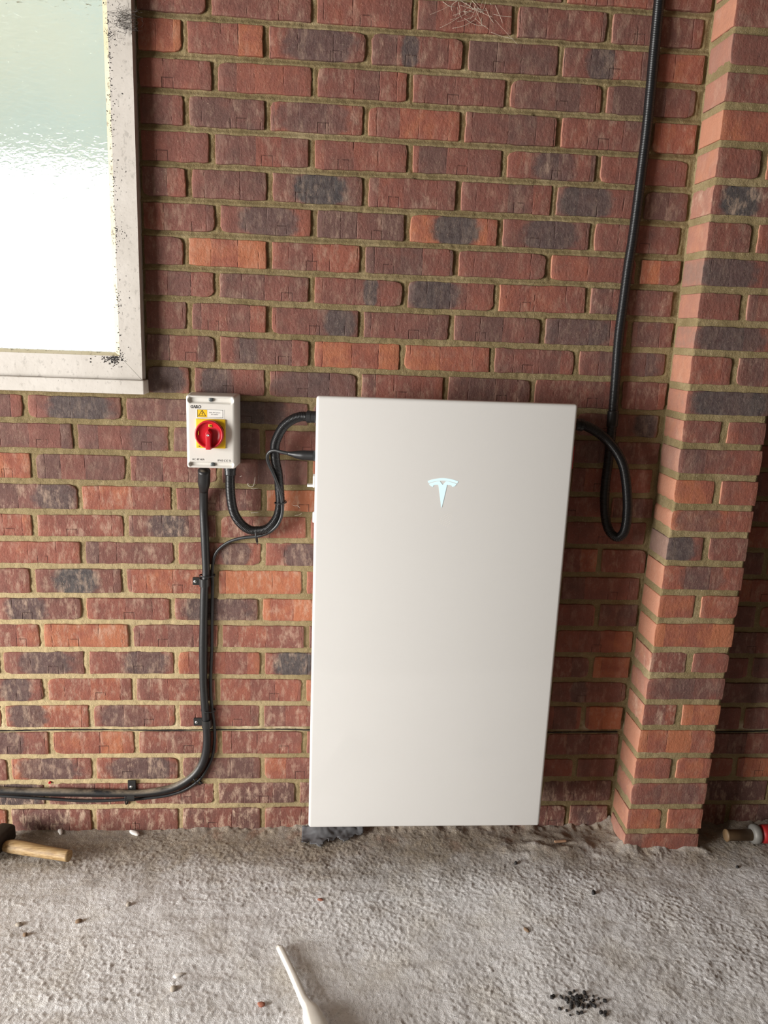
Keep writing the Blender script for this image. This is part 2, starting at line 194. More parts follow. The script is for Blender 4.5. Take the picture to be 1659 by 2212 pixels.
def rbox(name, c, s, r=0.002, nx=1, ny=1, nz=1, k=2):
    V, F = rbox_pts(s[0], s[1], s[2], r, nx, ny, nz, k)
    return mesh(name, V + np.array(c), F)

def box(name, lo, hi):
    x0, y0, z0 = lo; x1, y1, z1 = hi
    V = [(x0, y0, z0), (x1, y0, z0), (x1, y1, z0), (x0, y1, z0), (x0, y0, z1), (x1, y0, z1), (x1, y1, z1), (x0, y1, z1)]
    F = [(0, 3, 2, 1), (4, 5, 6, 7), (0, 1, 5, 4), (1, 2, 6, 5), (2, 3, 7, 6), (3, 0, 4, 7)]
    return mesh(name, V, F)

def join(name, *ms):
    V = []; F = []
    for m in ms:
        o = len(V)
        V += [tuple(v.co) for v in m.vertices]
        F += [tuple(i + o for i in p.vertices) for p in m.polygons]
        bpy.data.meshes.remove(m)
    return mesh(name, V, F)

def spline(P, step):
    P = np.array(P, float)
    E = np.vstack([2 * P[0] - P[1], P, 2 * P[-1] - P[-2]])
    out = []
    for i in range(len(P) - 1):
        p0, p1, p2, p3 = E[i:i + 4]
        n = max(2, int(np.linalg.norm(p2 - p1) / 0.002))
        t = np.linspace(0, 1, n, endpoint=False)[:, None]
        out.append(0.5 * ((2 * p1) + (-p0 + p2) * t + (2 * p0 - 5 * p1 + 4 * p2 - p3) * t ** 2 + (-p0 + 3 * p1 - 3 * p2 + p3) * t ** 3))
    out.append(P[-1:]); C = np.vstack(out)
    # light smoothing
    for _ in range(3):
        C[1:-1] = (C[:-2] + 2 * C[1:-1] + C[2:]) / 4
    s = np.concatenate([[0], np.cumsum(np.linalg.norm(np.diff(C, axis=0), axis=1))])
    n = max(2, int(s[-1] / step) + 1)
    u = np.linspace(0, s[-1], n)
    return np.stack([np.interp(u, s, C[:, i]) for i in range(3)], 1), u

def sweep(name, C, R, n=14, flat=1.0, up=None, caps=True):
    """tube along C with radius R (array); flat scales the second axis"""
    C = np.asarray(C, float)
    T = np.gradient(C, axis=0); T /= np.linalg.norm(T, axis=1)[:, None]
    N = np.zeros_like(C)
    a = np.array(up if up is not None else (0, 1, 0), float)
    if abs(a @ T[0]) > 0.95: a = np.array((1, 0, 0), float)
    nrm = a - (a @ T[0]) * T[0]; nrm /= np.linalg.norm(nrm)
    for i in range(len(C)):
        nrm = nrm - (nrm @ T[i]) * T[i]; nrm /= np.linalg.norm(nrm); N[i] = nrm
    B = np.cross(T, N)
    R = np.broadcast_to(np.asarray(R, float), (len(C),))
    flat = np.broadcast_to(np.asarray(flat, float), (len(C),))
    th = np.linspace(0, 2 * math.pi, n, endpoint=False)
    P = C[:, None] + (N[:, None] * np.cos(th)[None, :, None] * flat[:, None, None] + B[:, None] * np.sin(th)[None, :, None]) * R[:, None, None]
    V = P.reshape(-1, 3)
    F = []
    m = len(C)
    for i in range(m - 1):
        for j in range(n):
            k = (j + 1) % n
            F.append((i * n + j, i * n + k, (i + 1) * n + k, (i + 1) * n + j))
    if caps:
        F.append(tuple(range(n - 1, -1, -1))); F.append(tuple((m - 1) * n + j for j in range(n)))
    return mesh(name, V, F)

def lathe(name, prof, n=40, centre=(0, 0, 0), axis='-Y'):
    """prof: (radius, depth) pairs; axis -Y: depth goes towards the room"""
    V = []; F = []
    for r, d in prof:
        for j in range(n):
            t = 2 * math.pi * j / n
            if axis == '-Y': V.append((centre[0] + r * math.cos(t), centre[1] - d, centre[2] + r * math.sin(t)))
            elif axis == 'X': V.append((centre[0] + d, centre[1] + r * math.cos(t), centre[2] + r * math.sin(t)))
            elif axis == 'Z': V.append((centre[0] + r * math.cos(t), centre[1] - r * math.sin(t), centre[2] + d))
    for i in range(len(prof) - 1):
        for j in range(n):
            k = (j + 1) % n
            F.append((i * n + j, i * n + k, (i + 1) * n + k, (i + 1) * n + j))
    F.append(tuple(range(n - 1, -1, -1))); F.append(tuple((len(prof) - 1) * n + j for j in range(n)))
    return mesh(name, V, F)

def prism(name, poly, y0, y1):
    """polygon in (x, z), extruded from y0 (front) to y1"""
    bm = bmesh.new()
    a = [bm.verts.new((x, y0, z)) for x, z in poly]
    f = bm.faces.new(a)
    g = bmesh.ops.extrude_face_region(bm, geom=[f])
    bmesh.ops.translate(bm, verts=[v for v in g['geom'] if isinstance(v, bmesh.types.BMVert)], vec=(0, y1 - y0, 0))
    bmesh.ops.recalc_face_normals(bm, faces=bm.faces)
    bmesh.ops.triangulate(bm, faces=[f for f in bm.faces if len(f.verts) > 4])
    me = bpy.data.meshes.new(name); bm.to_mesh(me); bm.free()
    return me

def text(name, s, x0, z0, height, width=None, y=0.0, bold=0.0, thick=0.00015):
    cu = bpy.data.curves.new(name, 'FONT')
    cu.body = s; cu.size = 1.0; cu.offset = bold; cu.resolution_u = 3
    o = bpy.data.objects.new(name, cu); COL.objects.link(o)
    dg = bpy.context.evaluated_depsgraph_get()
    me = bpy.data.meshes.new_from_object(o.evaluated_get(dg))
    bpy.data.objects.remove(o); bpy.data.curves.remove(cu)
    co = np.array([tuple(v.co) for v in me.vertices])
    lo, hi = co.min(0), co.max(0)
    sy = height / (hi[1] - lo[1]); sx = sy if width is None else width / (hi[0] - lo[0])
    for v in me.vertices:
        v.co = (x0 + (v.co.x - lo[0]) * sx, y, z0 + (v.co.y - lo[1]) * sy)
    bm = bmesh.new(); bm.from_mesh(me)
    g = bmesh.ops.extrude_face_region(bm, geom=list(bm.faces))
    bmesh.ops.translate(bm, verts=[v for v in g['geom'] if isinstance(v, bmesh.types.BMVert)], vec=(0, -thick, 0))
    bmesh.ops.recalc_face_normals(bm, faces=bm.faces)
    bm.to_mesh(me); bm.free()
    return me

# ---------------------------------------------------------------- materials
class NT:
    def __init__(self, name):
        self.m = bpy.data.materials.new(name); self.m.use_nodes = True
        self.t = self.m.node_tree; self.p = self.t.nodes['Principled BSDF']
    def n(self, typ, props=None, **ins):
        nd = self.t.nodes.new(typ)
        for k, v in (props or {}).items(): setattr(nd, k, v)
        for k, v in ins.items():
            key = int(k[1:]) if k[0] == 'i' and k[1:].isdigit() else k.replace('_', ' ')
            self.set(nd.inputs[key], v)
        return nd
    def set(self, sock, v):
        if isinstance(v, bpy.types.NodeSocket): self.t.links.new(v, sock)
        elif isinstance(v, (tuple, list)) and len(v) == 3 and sock.type == 'RGBA': sock.default_value = (*v, 1)
        else: sock.default_value = v
    def math(self, op, a, b=0.0, c=0.0, clamp=False):
        nd = self.n('ShaderNodeMath', {'operation': op, 'use_clamp': clamp}, i0=a, i1=b)
        if op in ('MULTIPLY_ADD', 'SMOOTH_MIN'): self.set(nd.inputs[2], c)
        return nd.outputs[0]
    def mix(self, f, a, b, blend='MIX'):
        nd = self.n('ShaderNodeMix', {'data_type': 'RGBA', 'blend_type': blend})
        self.set(nd.inputs[0], f); self.set(nd.inputs[6], a); self.set(nd.inputs[7], b)
        return nd.outputs[2]
    def noise(self, vec, scale, detail=4.0, rough=0.55, dist=0.0):
        return self.n('ShaderNodeTexNoise', None, Vector=vec, Scale=scale, Detail=detail, Roughness=rough, Distortion=dist).outputs[0]
    def rng(self, v, a, b, c=0.0, d=1.0, smooth=False):
        nd = self.n('ShaderNodeMapRange', {'interpolation_type': 'SMOOTHSTEP' if smooth else 'LINEAR', 'clamp': True}, i0=v, i1=a, i2=b, i3=c, i4=d)
        return nd.outputs[0]
    def ramp(self, f, stops):
        nd = self.n('ShaderNodeValToRGB', None, i0=f)
        e = nd.color_ramp.elements
        while len(e) < len(stops): e.new(0.5)
        for q, (p, c) in zip(e, stops): q.position = p; q.color = (*c, 1)
        return nd.outputs[0]
    def vec(self, v, scale=(1, 1, 1), off=None):
        nd = self.n('ShaderNodeMapping', None, i0=v, i3=scale)
        if off is not None: self.set(nd.inputs[1], off)
        return nd.outputs[0]
    def bump(self, h, dist, strength=1.0, normal=None):
        nd = self.n('ShaderNodeBump', None, Strength=strength, Distance=dist, Height=h)
        if normal is not None: self.set(nd.inputs['Normal'], normal)
        return nd.outputs[0]
    def out(self, **k):
        for a, v in k.items(): self.set(self.p.inputs[a.replace('_', ' ')], v)
        return self.m
    @property
    def obj(self): return self.n('ShaderNodeTexCoord').outputs['Object']
    def attr(self, name):
        return self.n('ShaderNodeAttribute', {'attribute_type': 'OBJECT', 'attribute_name': name}).outputs['Fac']
    def xyz(self, v):
        return self.n('ShaderNodeSeparateXYZ', None, i0=v).outputs

def plain(name, col, rough=0.5, metal=0.0, var=0.0, scale=60.0, bump=0.0, **kw):
    t = NT(name)
    o = t.obj
    if var > 0:
        f = t.noise(o, scale, 5)
        c = t.mix(f, tuple(q * (1 - var) for q in col), tuple(min(1, q * (1 + var)) for q in col))
    else:
        c = col
    t.out(Base_Color=c, Roughness=rough, Metallic=metal, **kw)
    if bump > 0:
        t.out(Normal=t.bump(t.noise(o, scale * 4, 4), bump))
    return t.m

def brick_material():
    t = NT('fired_clay_brick')
    o = t.obj
    rnd = t.n('ShaderNodeObjectInfo').outputs['Random']
    off = t.n('ShaderNodeCombineXYZ', None, i0=t.math('MULTIPLY', rnd, 37.0), i1=t.math('MULTIPLY', rnd, 91.0), i2=t.math('MULTIPLY', rnd, 53.0)).outputs[0]
    v = t.n('ShaderNodeVectorMath', {'operation': 'ADD'}, i0=o, i1=off).outputs[0]
    x, y, z = t.xyz(o)
    wob = t.math('MULTIPLY', t.math('SUBTRACT', t.noise(v, 30, 3), 0.5), 0.006)
    xw = t.math('ADD', x, wob)
    w = t.math('ADD', t.math('MULTIPLY', xw, 15.0), t.math('MULTIPLY', rnd, 61.7))
    vor = t.n('ShaderNodeTexVoronoi', {'voronoi_dimensions': '1D'}, W=w, Scale=1.0)
    band = t.xyz(vor.outputs['Color'])[0]
    ved = t.n('ShaderNodeTexVoronoi', {'voronoi_dimensions': '1D', 'feature': 'DISTANCE_TO_EDGE'}, W=w, Scale=1.0).outputs['Distance']
    crease = t.math('MULTIPLY', t.rng(ved, 0.012, 0.03, 1.0, 0.0), t.math('MULTIPLY', t.rng(t.noise(v, 38, 2), 0.47, 0.62), t.attr('creased')))
    tone = t.math('ADD', t.attr('tone'), t.math('MULTIPLY', t.math('SUBTRACT', band, 0.5), 0.45))
    cloud = t.noise(v, 22, 5, 0.6)
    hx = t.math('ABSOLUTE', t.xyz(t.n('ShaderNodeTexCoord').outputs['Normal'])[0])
    tone = t.math('SUBTRACT', tone, t.math('MULTIPLY', hx, 0.4))  # end faces shifted to the lighter tones, standing in for side light
    tone = t.math('ADD', tone, t.math('MULTIPLY', t.math('SUBTRACT', cloud, 0.5), 0.9), clamp=True)
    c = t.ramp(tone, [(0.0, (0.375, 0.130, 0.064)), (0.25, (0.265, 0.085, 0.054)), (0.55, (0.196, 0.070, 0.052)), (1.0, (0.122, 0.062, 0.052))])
    # fired dark kiss marks
    dcx, dw, ds = t.attr('dark_at'), t.attr('dark_width'), t.attr('dark')
    d = t.math('ABSOLUTE', t.math('SUBTRACT', xw, dcx))
    d = t.math('ADD', t.math('DIVIDE', d, dw), t.math('MULTIPLY', t.math('SUBTRACT', t.noise(v, 55, 4), 0.5), 0.7))
    zz = t.math('MULTIPLY', t.math('POWER', t.math('ABSOLUTE', t.math('MULTIPLY', z, 32.0)), 4.0), 0.35)
    d = t.math('ADD', d, zz)
    dm = t.math('MULTIPLY', t.rng(d, 0.75, 1.2, 1.0, 0.0, True), ds)
    c = t.mix(t.math('MULTIPLY', dm, 0.92), c, t.ramp(t.noise(v, 90, 4), [(0.3, (0.035, 0.033, 0.036)), (0.7, (0.095, 0.085, 0.08))]))
    # pale salts and mortar smears
    pm = t.math('MULTIPLY', t.rng(t.noise(t.vec(v, (1.6, 1, 0.7)), 34, 6, 0.7), 0.5, 0.78), t.attr('pale'))
    c = t.mix(pm, c, (0.52, 0.37, 0.27))
    streak = t.math('MULTIPLY', t.rng(t.noise(t.vec(v, (2.4, 1, 0.6)), 50, 6, 0.75), 0.55, 0.75), t.attr('pale'))
    c = t.mix(t.math('MULTIPLY', streak, 0.55), c, (0.50, 0.33, 0.25))
    c = t.mix(t.math('MULTIPLY', t.rng(t.noise(v, 420, 2), 0.66, 0.74), 0.45), c, (0.55, 0.42, 0.3))
    c = t.mix(t.math('MULTIPLY', t.rng(t.noise(v, 230, 3), 0.68, 0.76), 0.7), c, (0.05, 0.028, 0.022))
    c = t.mix(t.math('MULTIPLY', crease, 0.38), c, (0.07, 0.03, 0.025))
    c = t.mix(t.math('MULTIPLY', hx, 0.30), c, (0.62, 0.38, 0.28))  # end faces lightened: brightness of the pier's lit side put into the colour
    # small square stamp near the bottom edge
    sx = t.attr('stamp')
    a = t.math('ABSOLUTE', t.math('SUBTRACT', x, sx)); b = t.math('ABSOLUTE', t.math('ADD', z, 0.0215))
    mx = t.math('MAXIMUM', a, b)
    line = t.math('MULTIPLY', t.rng(t.math('ABSOLUTE', t.math('SUBTRACT', mx, 0.0125)), 0.0004, 0.0013, 1.0, 0.0), t.rng(t.noise(v, 70, 2), 0.35, 0.5))
    c = t.mix(t.math('MULTIPLY', line, 0.65), c, (0.06, 0.027, 0.022))
    inside = t.rng(mx, 0.0115, 0.0135, 1.0, 0.0)
    h = t.math('ADD', t.math('MULTIPLY', t.noise(v, 160, 6, 0.65), 1.0), t.math('MULTIPLY', t.noise(t.vec(v, (1.7, 1, 0.75)), 75, 5), 0.8))
    h = t.math('SUBTRACT', h, t.math('MULTIPLY', crease, 0.9))
    h = t.math('SUBTRACT', h, t.math('MULTIPLY', line, 0.7))
    h = t.math('SUBTRACT', h, t.math('MULTIPLY', inside, 0.35))
    return t.out(Base_Color=c, Roughness=t.rng(cloud, 0.3, 0.7, 0.62, 0.9), Normal=t.bump(h, 0.0018, 0.9), Specular_IOR_Level=0.35)

def mortar_material():
    t = NT('sand_mortar')
    o = t.obj
    n1 = t.noise(o, 7, 5, 0.6); n2 = t.noise(o, 130, 5, 0.7); n3 = t.noise(o, 480, 2)
    c = t.ramp(n1, [(0.3, (0.19, 0.142, 0.067)), (0.52, (0.27, 0.207, 0.105)), (0.72, (0.38, 0.30, 0.17))])
    c = t.mix(t.rng(n2, 0.3, 0.7, 0.0, 0.55), c, (0.17, 0.125, 0.06))
    c = t.mix(t.rng(n3, 0.62, 0.7, 0, 0.5), c, (0.62, 0.52, 0.36))
    z = t.xyz(o)[2]
    lime = t.math('MULTIPLY', t.rng(t.math('ABSOLUTE', t.math('SUBTRACT', z, 0.312)), 0.004, 0.02, 1.0, 0.0), t.rng(t.noise(o, 14, 4), 0.38, 0.6))
    c = t.mix(t.math('MULTIPLY', lime, 0.8), c, (0.68, 0.58, 0.42))
    x = t.xyz(o)[0]
    sandy = t.math('MULTIPLY', t.rng(t.math('ADD', z, t.math('MULTIPLY', n1, 0.5)), 1.25, 0.85), t.rng(x, 0.3, -0.1))
    c = t.mix(t.math('MULTIPLY', sandy, 0.72), c, (0.56, 0.44, 0.25))
    h = t.math('ADD', n2, t.math('MULTIPLY', n3, 0.4))
    return t.out(Base_Color=c, Roughness=0.93, Normal=t.bump(h, 0.003, 0.8), Specular_IOR_Level=0.2)

def floor_material():
    t = NT('rough_concrete')
    o = t.obj
    x, y, z = t.xyz(o)
    big = t.noise(o, 5, 5, 0.6); mid = t.noise(t.vec(o, (0.45, 1.5, 1)), 22, 5, 0.65); fine = t.noise(o, 210, 4, 0.7)
    c = t.ramp(big, [(0.3, (0.85, 0.82, 0.81)), (0.5, (0.90, 0.875, 0.87)), (0.7, (0.84, 0.79, 0.73))])
    c = t.mix(t.rng(mid, 0.48, 0.75, 0, 0.45), c, (0.46, 0.39, 0.33))
    # earth and brick dust swept against the wall
    yn = t.math('ADD', y, t.math('MULTIPLY', t.math('SUBTRACT', t.noise(o, 9, 5, 0.65), 0.5), 0.34))
    dirt = t.rng(yn, -0.30, -0.06, 0.0, 1.0, True)
    c = t.mix(t.math('MULTIPLY', dirt, 0.8), c, t.ramp(t.noise(o, 40, 5, 0.7), [(0.3, (0.15, 0.105, 0.062)), (0.55, (0.27, 0.195, 0.115)), (0.75, (0.40, 0.30, 0.19))]))
    red = t.math('MULTIPLY', t.rng(t.noise(o, 13, 4), 0.56, 0.7), t.rng(yn, -0.16, -0.02))
    c = t.mix(t.math('MULTIPLY', red, 0.5), c, (0.36, 0.17, 0.10))
    stain = t.math('MULTIPLY', t.rng(t.noise(t.vec(o, off=(3.1, 1.7, 0)), 11, 7, 0.75), 0.60, 0.68), 0.6)
    c = t.mix(stain, c, (0.17, 0.13, 0.095))
    c = t.mix(t.rng(fine, 0.60, 0.72, 0, 0.8), c, (0.15, 0.125, 0.105))
    c = t.mix(t.rng(t.noise(t.vec(o, off=(9, 4, 0)), 170, 3), 0.62, 0.72, 0, 0.6), c, (0.78, 0.73, 0.68))
    h = t.math('ADD', t.noise(o, 300, 4, 0.7), t.math('MULTIPLY', t.noise(o, 720, 2), 0.5))
    return t.out(Base_Color=c, Roughness=0.92, Normal=t.bump(h, 0.0045, 1.0), Specular_IOR_Level=0.25)

def frame_material(name='aged_white_paint', ca=(0.54, 0.50, 0.455), cb=(0.62, 0.58, 0.535), more=0.15):
    t = NT(name)
    o = t.obj
    x, y, z = t.xyz(o)
    edge = t.rng(x, -0.212, -0.172, 1.0, 0.1)
    low = t.rng(z, 1.27, 1.34, 1.0, 0.0)
    spot = t.rng(t.noise(t.vec(o, (1, 1, 0.6)), 95, 6, 0.68), 0.575, 0.64)
    spot2 = t.rng(t.noise(t.vec(o, (1, 1, 0.45)), 260, 3, 0.6), 0.66, 0.72)
    veins = t.math('MULTIPLY', t.rng(t.n('ShaderNodeTexVoronoi', {'feature': 'DISTANCE_TO_EDGE'}, Vector=t.vec(o, (1, 1, 0.8)), Scale=26.0).outputs[0], 0.008, 0.02, 1, 0), t.rng(t.noise(o, 12, 2), 0.5, 0.6))
    c = t.ramp(t.noise(o, 9, 4), [(0.35, ca), (0.65, cb)])
    c = t.mix(t.math('MULTIPLY', edge, 0.3), c, (0.55, 0.48, 0.30))
    c = t.mix(t.math('MULTIPLY', veins, 0.0), c, (0.25, 0.2, 0.15))
    c = t.mix(t.math('MULTIPLY', spot, t.math('ADD', t.math('MULTIPLY', edge, 0.9), more), clamp=True), c, (0.05, 0.04, 0.03))
    c = t.mix(t.math('MULTIPLY', spot2, 0.75), c, (0.08, 0.065, 0.05))
    return t.out(Base_Color=c, Roughness=0.5, Normal=t.bump(t.noise(o, 60, 3), 0.0006))

def obscure_glass():
    t = NT('hammered_glass')
    o = t.obj
    v = t.vec(o, (1.0, 1.0, 1.9))
    h = t.math('ADD', t.noise(v, 46, 2, 0.4, 0.6), t.math('MULTIPLY', t.noise(v, 120, 2, 0.4), 0.25))
    return t.out(Base_Color=(0.97, 1.0, 0.99), Roughness=0.17, IOR=1.45, Transmission_Weight=1.0, Normal=t.bump(h, 0.0035, 0.8))

def wood_material():
    t = NT('worn_ash_wood')
    o = t.obj
    g = t.noise(t.vec(o, (1, 14, 14)), 18, 5, 0.6)
    c = t.ramp(g, [(0.3, (0.20, 0.115, 0.045)), (0.5, (0.40, 0.26, 0.115)), (0.7, (0.55, 0.40, 0.22))])
    c = t.mix(t.rng(t.noise(o, 30, 4), 0.5, 0.75, 0, 0.5), c, (0.28, 0.21, 0.14))
    return t.out(Base_Color=c, Roughness=0.55, Normal=t.bump(g, 0.0008))

M_BRICK = brick_material(); M_MORTAR = mortar_material(); M_FLOOR = floor_material()
M_FRAME = frame_material(); M_GLASS = obscure_glass(); M_WOOD = wood_material()
M_PANEL = plain('white_glass_panel', (0.675, 0.66, 0.635), 0.06, Specular_IOR_Level=0.5, Coat_Weight=0.3, Coat_Roughness=0.03)
M_BODY = plain('white_powder_coat', (0.78, 0.77, 0.75), 0.4)
M_PLASTIC = plain('grey_white_plastic', (0.68, 0.65, 0.60), 0.38, var=0.03)
M_BLACK = plain('black_cable_sheath', (0.011, 0.011, 0.012), 0.45, var=0.3, scale=40, bump=0.0003)
_nt = M_BLACK.node_tree; _h = NT.__new__(NT); _h.m = M_BLACK; _h.t = _nt; _h.p = _nt.nodes['Principled BSDF']
_up = _h.rng(_h.xyz(_h.n('ShaderNodeNewGeometry').outputs['Normal'])[2], 0.15, 0.8)
_old = _h.p.inputs['Base Color'].links[0].from_socket
_h.out(Base_Color=_h.mix(_h.math('MULTIPLY', _up, _h.rng(_h.noise(_h.vec(_h.obj, (0.5, 1, 1)), 18, 5, 0.7), 0.42, 0.62, 0.0, 0.85)), _old, (0.26, 0.21, 0.15)))
M_GREYCAB = plain('grey_black_sheath', (0.020, 0.0205, 0.0215), 0.4, var=0.2, scale=30)
M_COND = plain('black_corrugated_plastic', (0.008, 0.008, 0.009), 0.33)
M_CLIP = plain('black_coated_steel', (0.02, 0.02, 0.02), 0.35)
M_TIE = plain('black_nylon', (0.012, 0.012, 0.013), 0.4)
M_ZINC = plain('zinc_plate', (0.62, 0.62, 0.60), 0.35, 0.8)
M_SCREW = plain('dark_screw', (0.10, 0.11, 0.11), 0.45, 0.5)
M_RED = plain('red_plastic', (0.52, 0.010, 0.022), 0.36)
M_YEL = plain('yellow_plastic', (0.80, 0.50, 0.012), 0.42)
M_STICK = plain('white_vinyl', (0.78, 0.76, 0.72), 0.3)
M_INK = plain('black_ink', (0.02, 0.02, 0.02), 0.5)
M_GINK = plain('grey_ink', (0.13, 0.125, 0.12), 0.5)
M_DOT = plain('reflected_dot_white', (0.80, 0.77, 0.72), 0.2)  # colour for the reflected dots painted on the battery front
M_IRON = plain('dark_iron', (0.045, 0.035, 0.028), 0.55, 0.6, var=0.4, scale=50, bump=0.001)
M_WHITE = plain('ivory_plastic', (0.66, 0.62, 0.56), 0.35, var=0.04)
M_BROWN = plain('brown_varnish', (0.14, 0.085, 0.04), 0.6, var=0.4, scale=30)
M_STEEL = plain('grey_steel', (0.16, 0.15, 0.135), 0.6, 0.3, var=0.3)
M_REDP = plain('red_paint', (0.30, 0.012, 0.012), 0.5, var=0.2)
M_MEMB = plain('grey_membrane', (0.10, 0.10, 0.105), 0.55, var=0.3, scale=25, bump=0.0006)
M_BEAD = frame_material('yellowed_bead', (0.50, 0.44, 0.28), (0.58, 0.52, 0.38), 0.6)
M_WEB = plain('dusty_web', (0.55, 0.47, 0.38), 0.9)
M_DARKWEB = plain('sooty_web', (0.06, 0.05, 0.045), 0.95)
M_SALT = plain('white_residue', (0.80, 0.74, 0.66), 0.8)
M_DPC = plain('bitumen_felt', (0.018, 0.016, 0.014), 0.8)
M_PLASTER = plain('plain_blockwork', (0.13, 0.09, 0.07), 0.9, var=0.15, scale=6)
M_CEIL = plain('ceiling_board', (0.11, 0.085, 0.06), 0.9, var=0.1, scale=3)  # unseen ceiling made dark so that it bounces little light
M_PAVE = plain('driveway_concrete', (0.55, 0.53, 0.49), 0.95, var=0.15, scale=3)
M_SLAB = plain('low_bounce_concrete', (0.24, 0.22, 0.20), 0.9, var=0.2, scale=4)  # kept dark to lower the light bounced off the floor out of view
tp = NT('translucent_sheet')
_c = tp.ramp(tp.noise(tp.vec(tp.obj, (1, 1, 3)), 2.2, 4), [(0.35, (0.62, 0.67, 0.64)), (0.65, (0.70, 0.69, 0.61))])
_m = tp.n('ShaderNodeMixShader', None, i0=0.6, i1=tp.n('ShaderNodeBsdfDiffuse', None, Color=_c).outputs[0], i2=tp.n('ShaderNodeBsdfTranslucent', None, Color=_c).outputs[0])
tp.t.links.new(_m.outputs[0], tp.t.nodes['Material Output'].inputs[0])
M_EAVES = tp.m
mg = NT('lit_emblem'); mg.out(Base_Color=(0.05, 0.06, 0.06), Roughness=0.3, Emission_Color=(0.74, 0.95, 0.98), Emission_Strength=0.78)
M_GLOW = mg.m

# ---------------------------------------------------------------- the brick wall
bedX = np.array(BEDX); bedZ = np.array(BEDS)
def bed(k, x):
    return np.interp(x, bedX, bedZ[k + 3])
WIN_R, WIN_B = -0.153, 1.205
WIN_L, WIN_T = -1.25, 2.10
KMAX = 27
def in_window(x, z): return x < WIN_R and z > WIN_B

# mortar relief
xs = np.arange(-0.76, 1.80, 0.004); zs = np.arange(-0.03, 2.235, 0.004)
GX, GZ = np.meshgrid(xs, zs, indexing='ij')
dist = np.full(GX.shape, 9.0); tpos = np.zeros(GX.shape); course = np.full(GX.shape, -3)
for k in range(-3, KMAX + 1):
    zb = bed(k, xs)[:, None]
    d = GZ - zb
    m = np.abs(d) < np.abs(dist)
    dist = np.where(m, d, dist)
    course = np.where(GZ < zb, k + 1, course)
pd = np.full(GX.shape, 9.0)
for k, l in PERP.items():
    row = course == k
    for x in l:
        pd = np.where(row, np.minimum(pd, np.abs(GX - x)), pd)
upper = sstep(1.30, 1.55, GZ)
tj = np.clip(dist / 0.006, -1, 1)
struck = 0.0035 + 0.0040 * tj + 0.002 * (1 - tj ** 2) * 0
flush = 0.0022 + 0.0015 * tj * 0.6
yb = upper * struck + (1 - upper) * flush
yp = upper * (0.0055 - 0.003 * np.clip(1 - pd / 0.005, 0, 1)) + (1 - upper) * (0.003 - 0.0015 * np.clip(1 - pd / 0.005, 0, 1))
Y = np.where(np.abs(dist) < 0.0075, yb, yp)
Y = Y + 0.0011 * vnoise(GX * 45, GZ * 70, 1) + 0.0009 * vnoise(GX * 130, GZ * 150, 2) + 0.0007 * vnoise(GX * 245, GZ * 245, 3)
Y = Y + 0.0016 * vnoise(GX * 9, GZ * 12, 4) * (1 - upper * 0.5)
near = (np.abs(dist) < 0.020) | (pd < 0.020)
Y = np.where(near, Y, 0.006)
cx = (GX[:-1, :-1] + GX[1:, 1:]) / 2; cz = (GZ[:-1, :-1] + GZ[1:, 1:]) / 2
keep = ~((cx < -0.185) & (cz > 1.262))
me = grid_mesh('mortar', np.stack([GX, Y, GZ], -1), keep)
wall = link('wall_back', me, M_MORTAR)
tag(wall, 'red brick garage wall with sandy mortar joints behind the battery', 'wall', kind='structure')

def noisy_brick(name, L, D, H, seed, nx, nz, back=False, jit=1.0, ny=1):
    V, F = rbox_pts(L, D, H, 0.0022, nx, ny, nz, 2, back)
    r = np.random.default_rng(seed)
    ph = r.random(4) * 50
    # ragged arrises
    ex = (L / 2 - np.abs(V[:, 0])); ez = (H / 2 - np.abs(V[:, 2]))
    sx = np.sign(V[:, 0]); sz = np.sign(V[:, 2])
    nxn = vnoise(V[:, 2] * 60 + ph[0], V[:, 0] * 3 + ph[1], 7) * 0.5 + vnoise(V[:, 2] * 190 + ph[1], V[:, 0] * 3, 8) * 0.5
    nzn = vnoise(V[:, 0] * 35 + ph[2], V[:, 2] * 3 + ph[3], 9) * 0.5 + vnoise(V[:, 0] * 160 + ph[3], V[:, 2] * 3, 10) * 0.5
    wx = np.clip(1 - ex / 0.012, 0, 1); wz = np.clip(1 - ez / 0.012, 0, 1)
    V[:, 0] -= sx * wx * (0.0008 + 0.0021 * nxn) * jit
    V[:, 2] -= sz * wz * (0.0006 + 0.0019 * nzn) * jit
    # knocked corners
    for cxs in (-1, 1):
        for czs in (-1, 1):
            a = (r.random() ** 3 * 0.0022 if r.random() < 0.88 else 0.0045) * jit
            w = np.clip(1 - np.hypot(L / 2 - cxs * V[:, 0], H / 2 - czs * V[:, 2]) / 0.013, 0, 1)
            V[:, 0] -= cxs * w * a; V[:, 2] -= czs * w * a
    front = V[:, 1] < 0
    V[:, 1] += front * (0.0007 * vnoise(V[:, 0] * 28 + ph[0], V[:, 2] * 28 + ph[2], 11) + 0.0006 * vnoise(V[:, 0] * 90 + ph[1], V[:, 2] * 60 + ph[0], 12))
    return mesh(name, V, F)

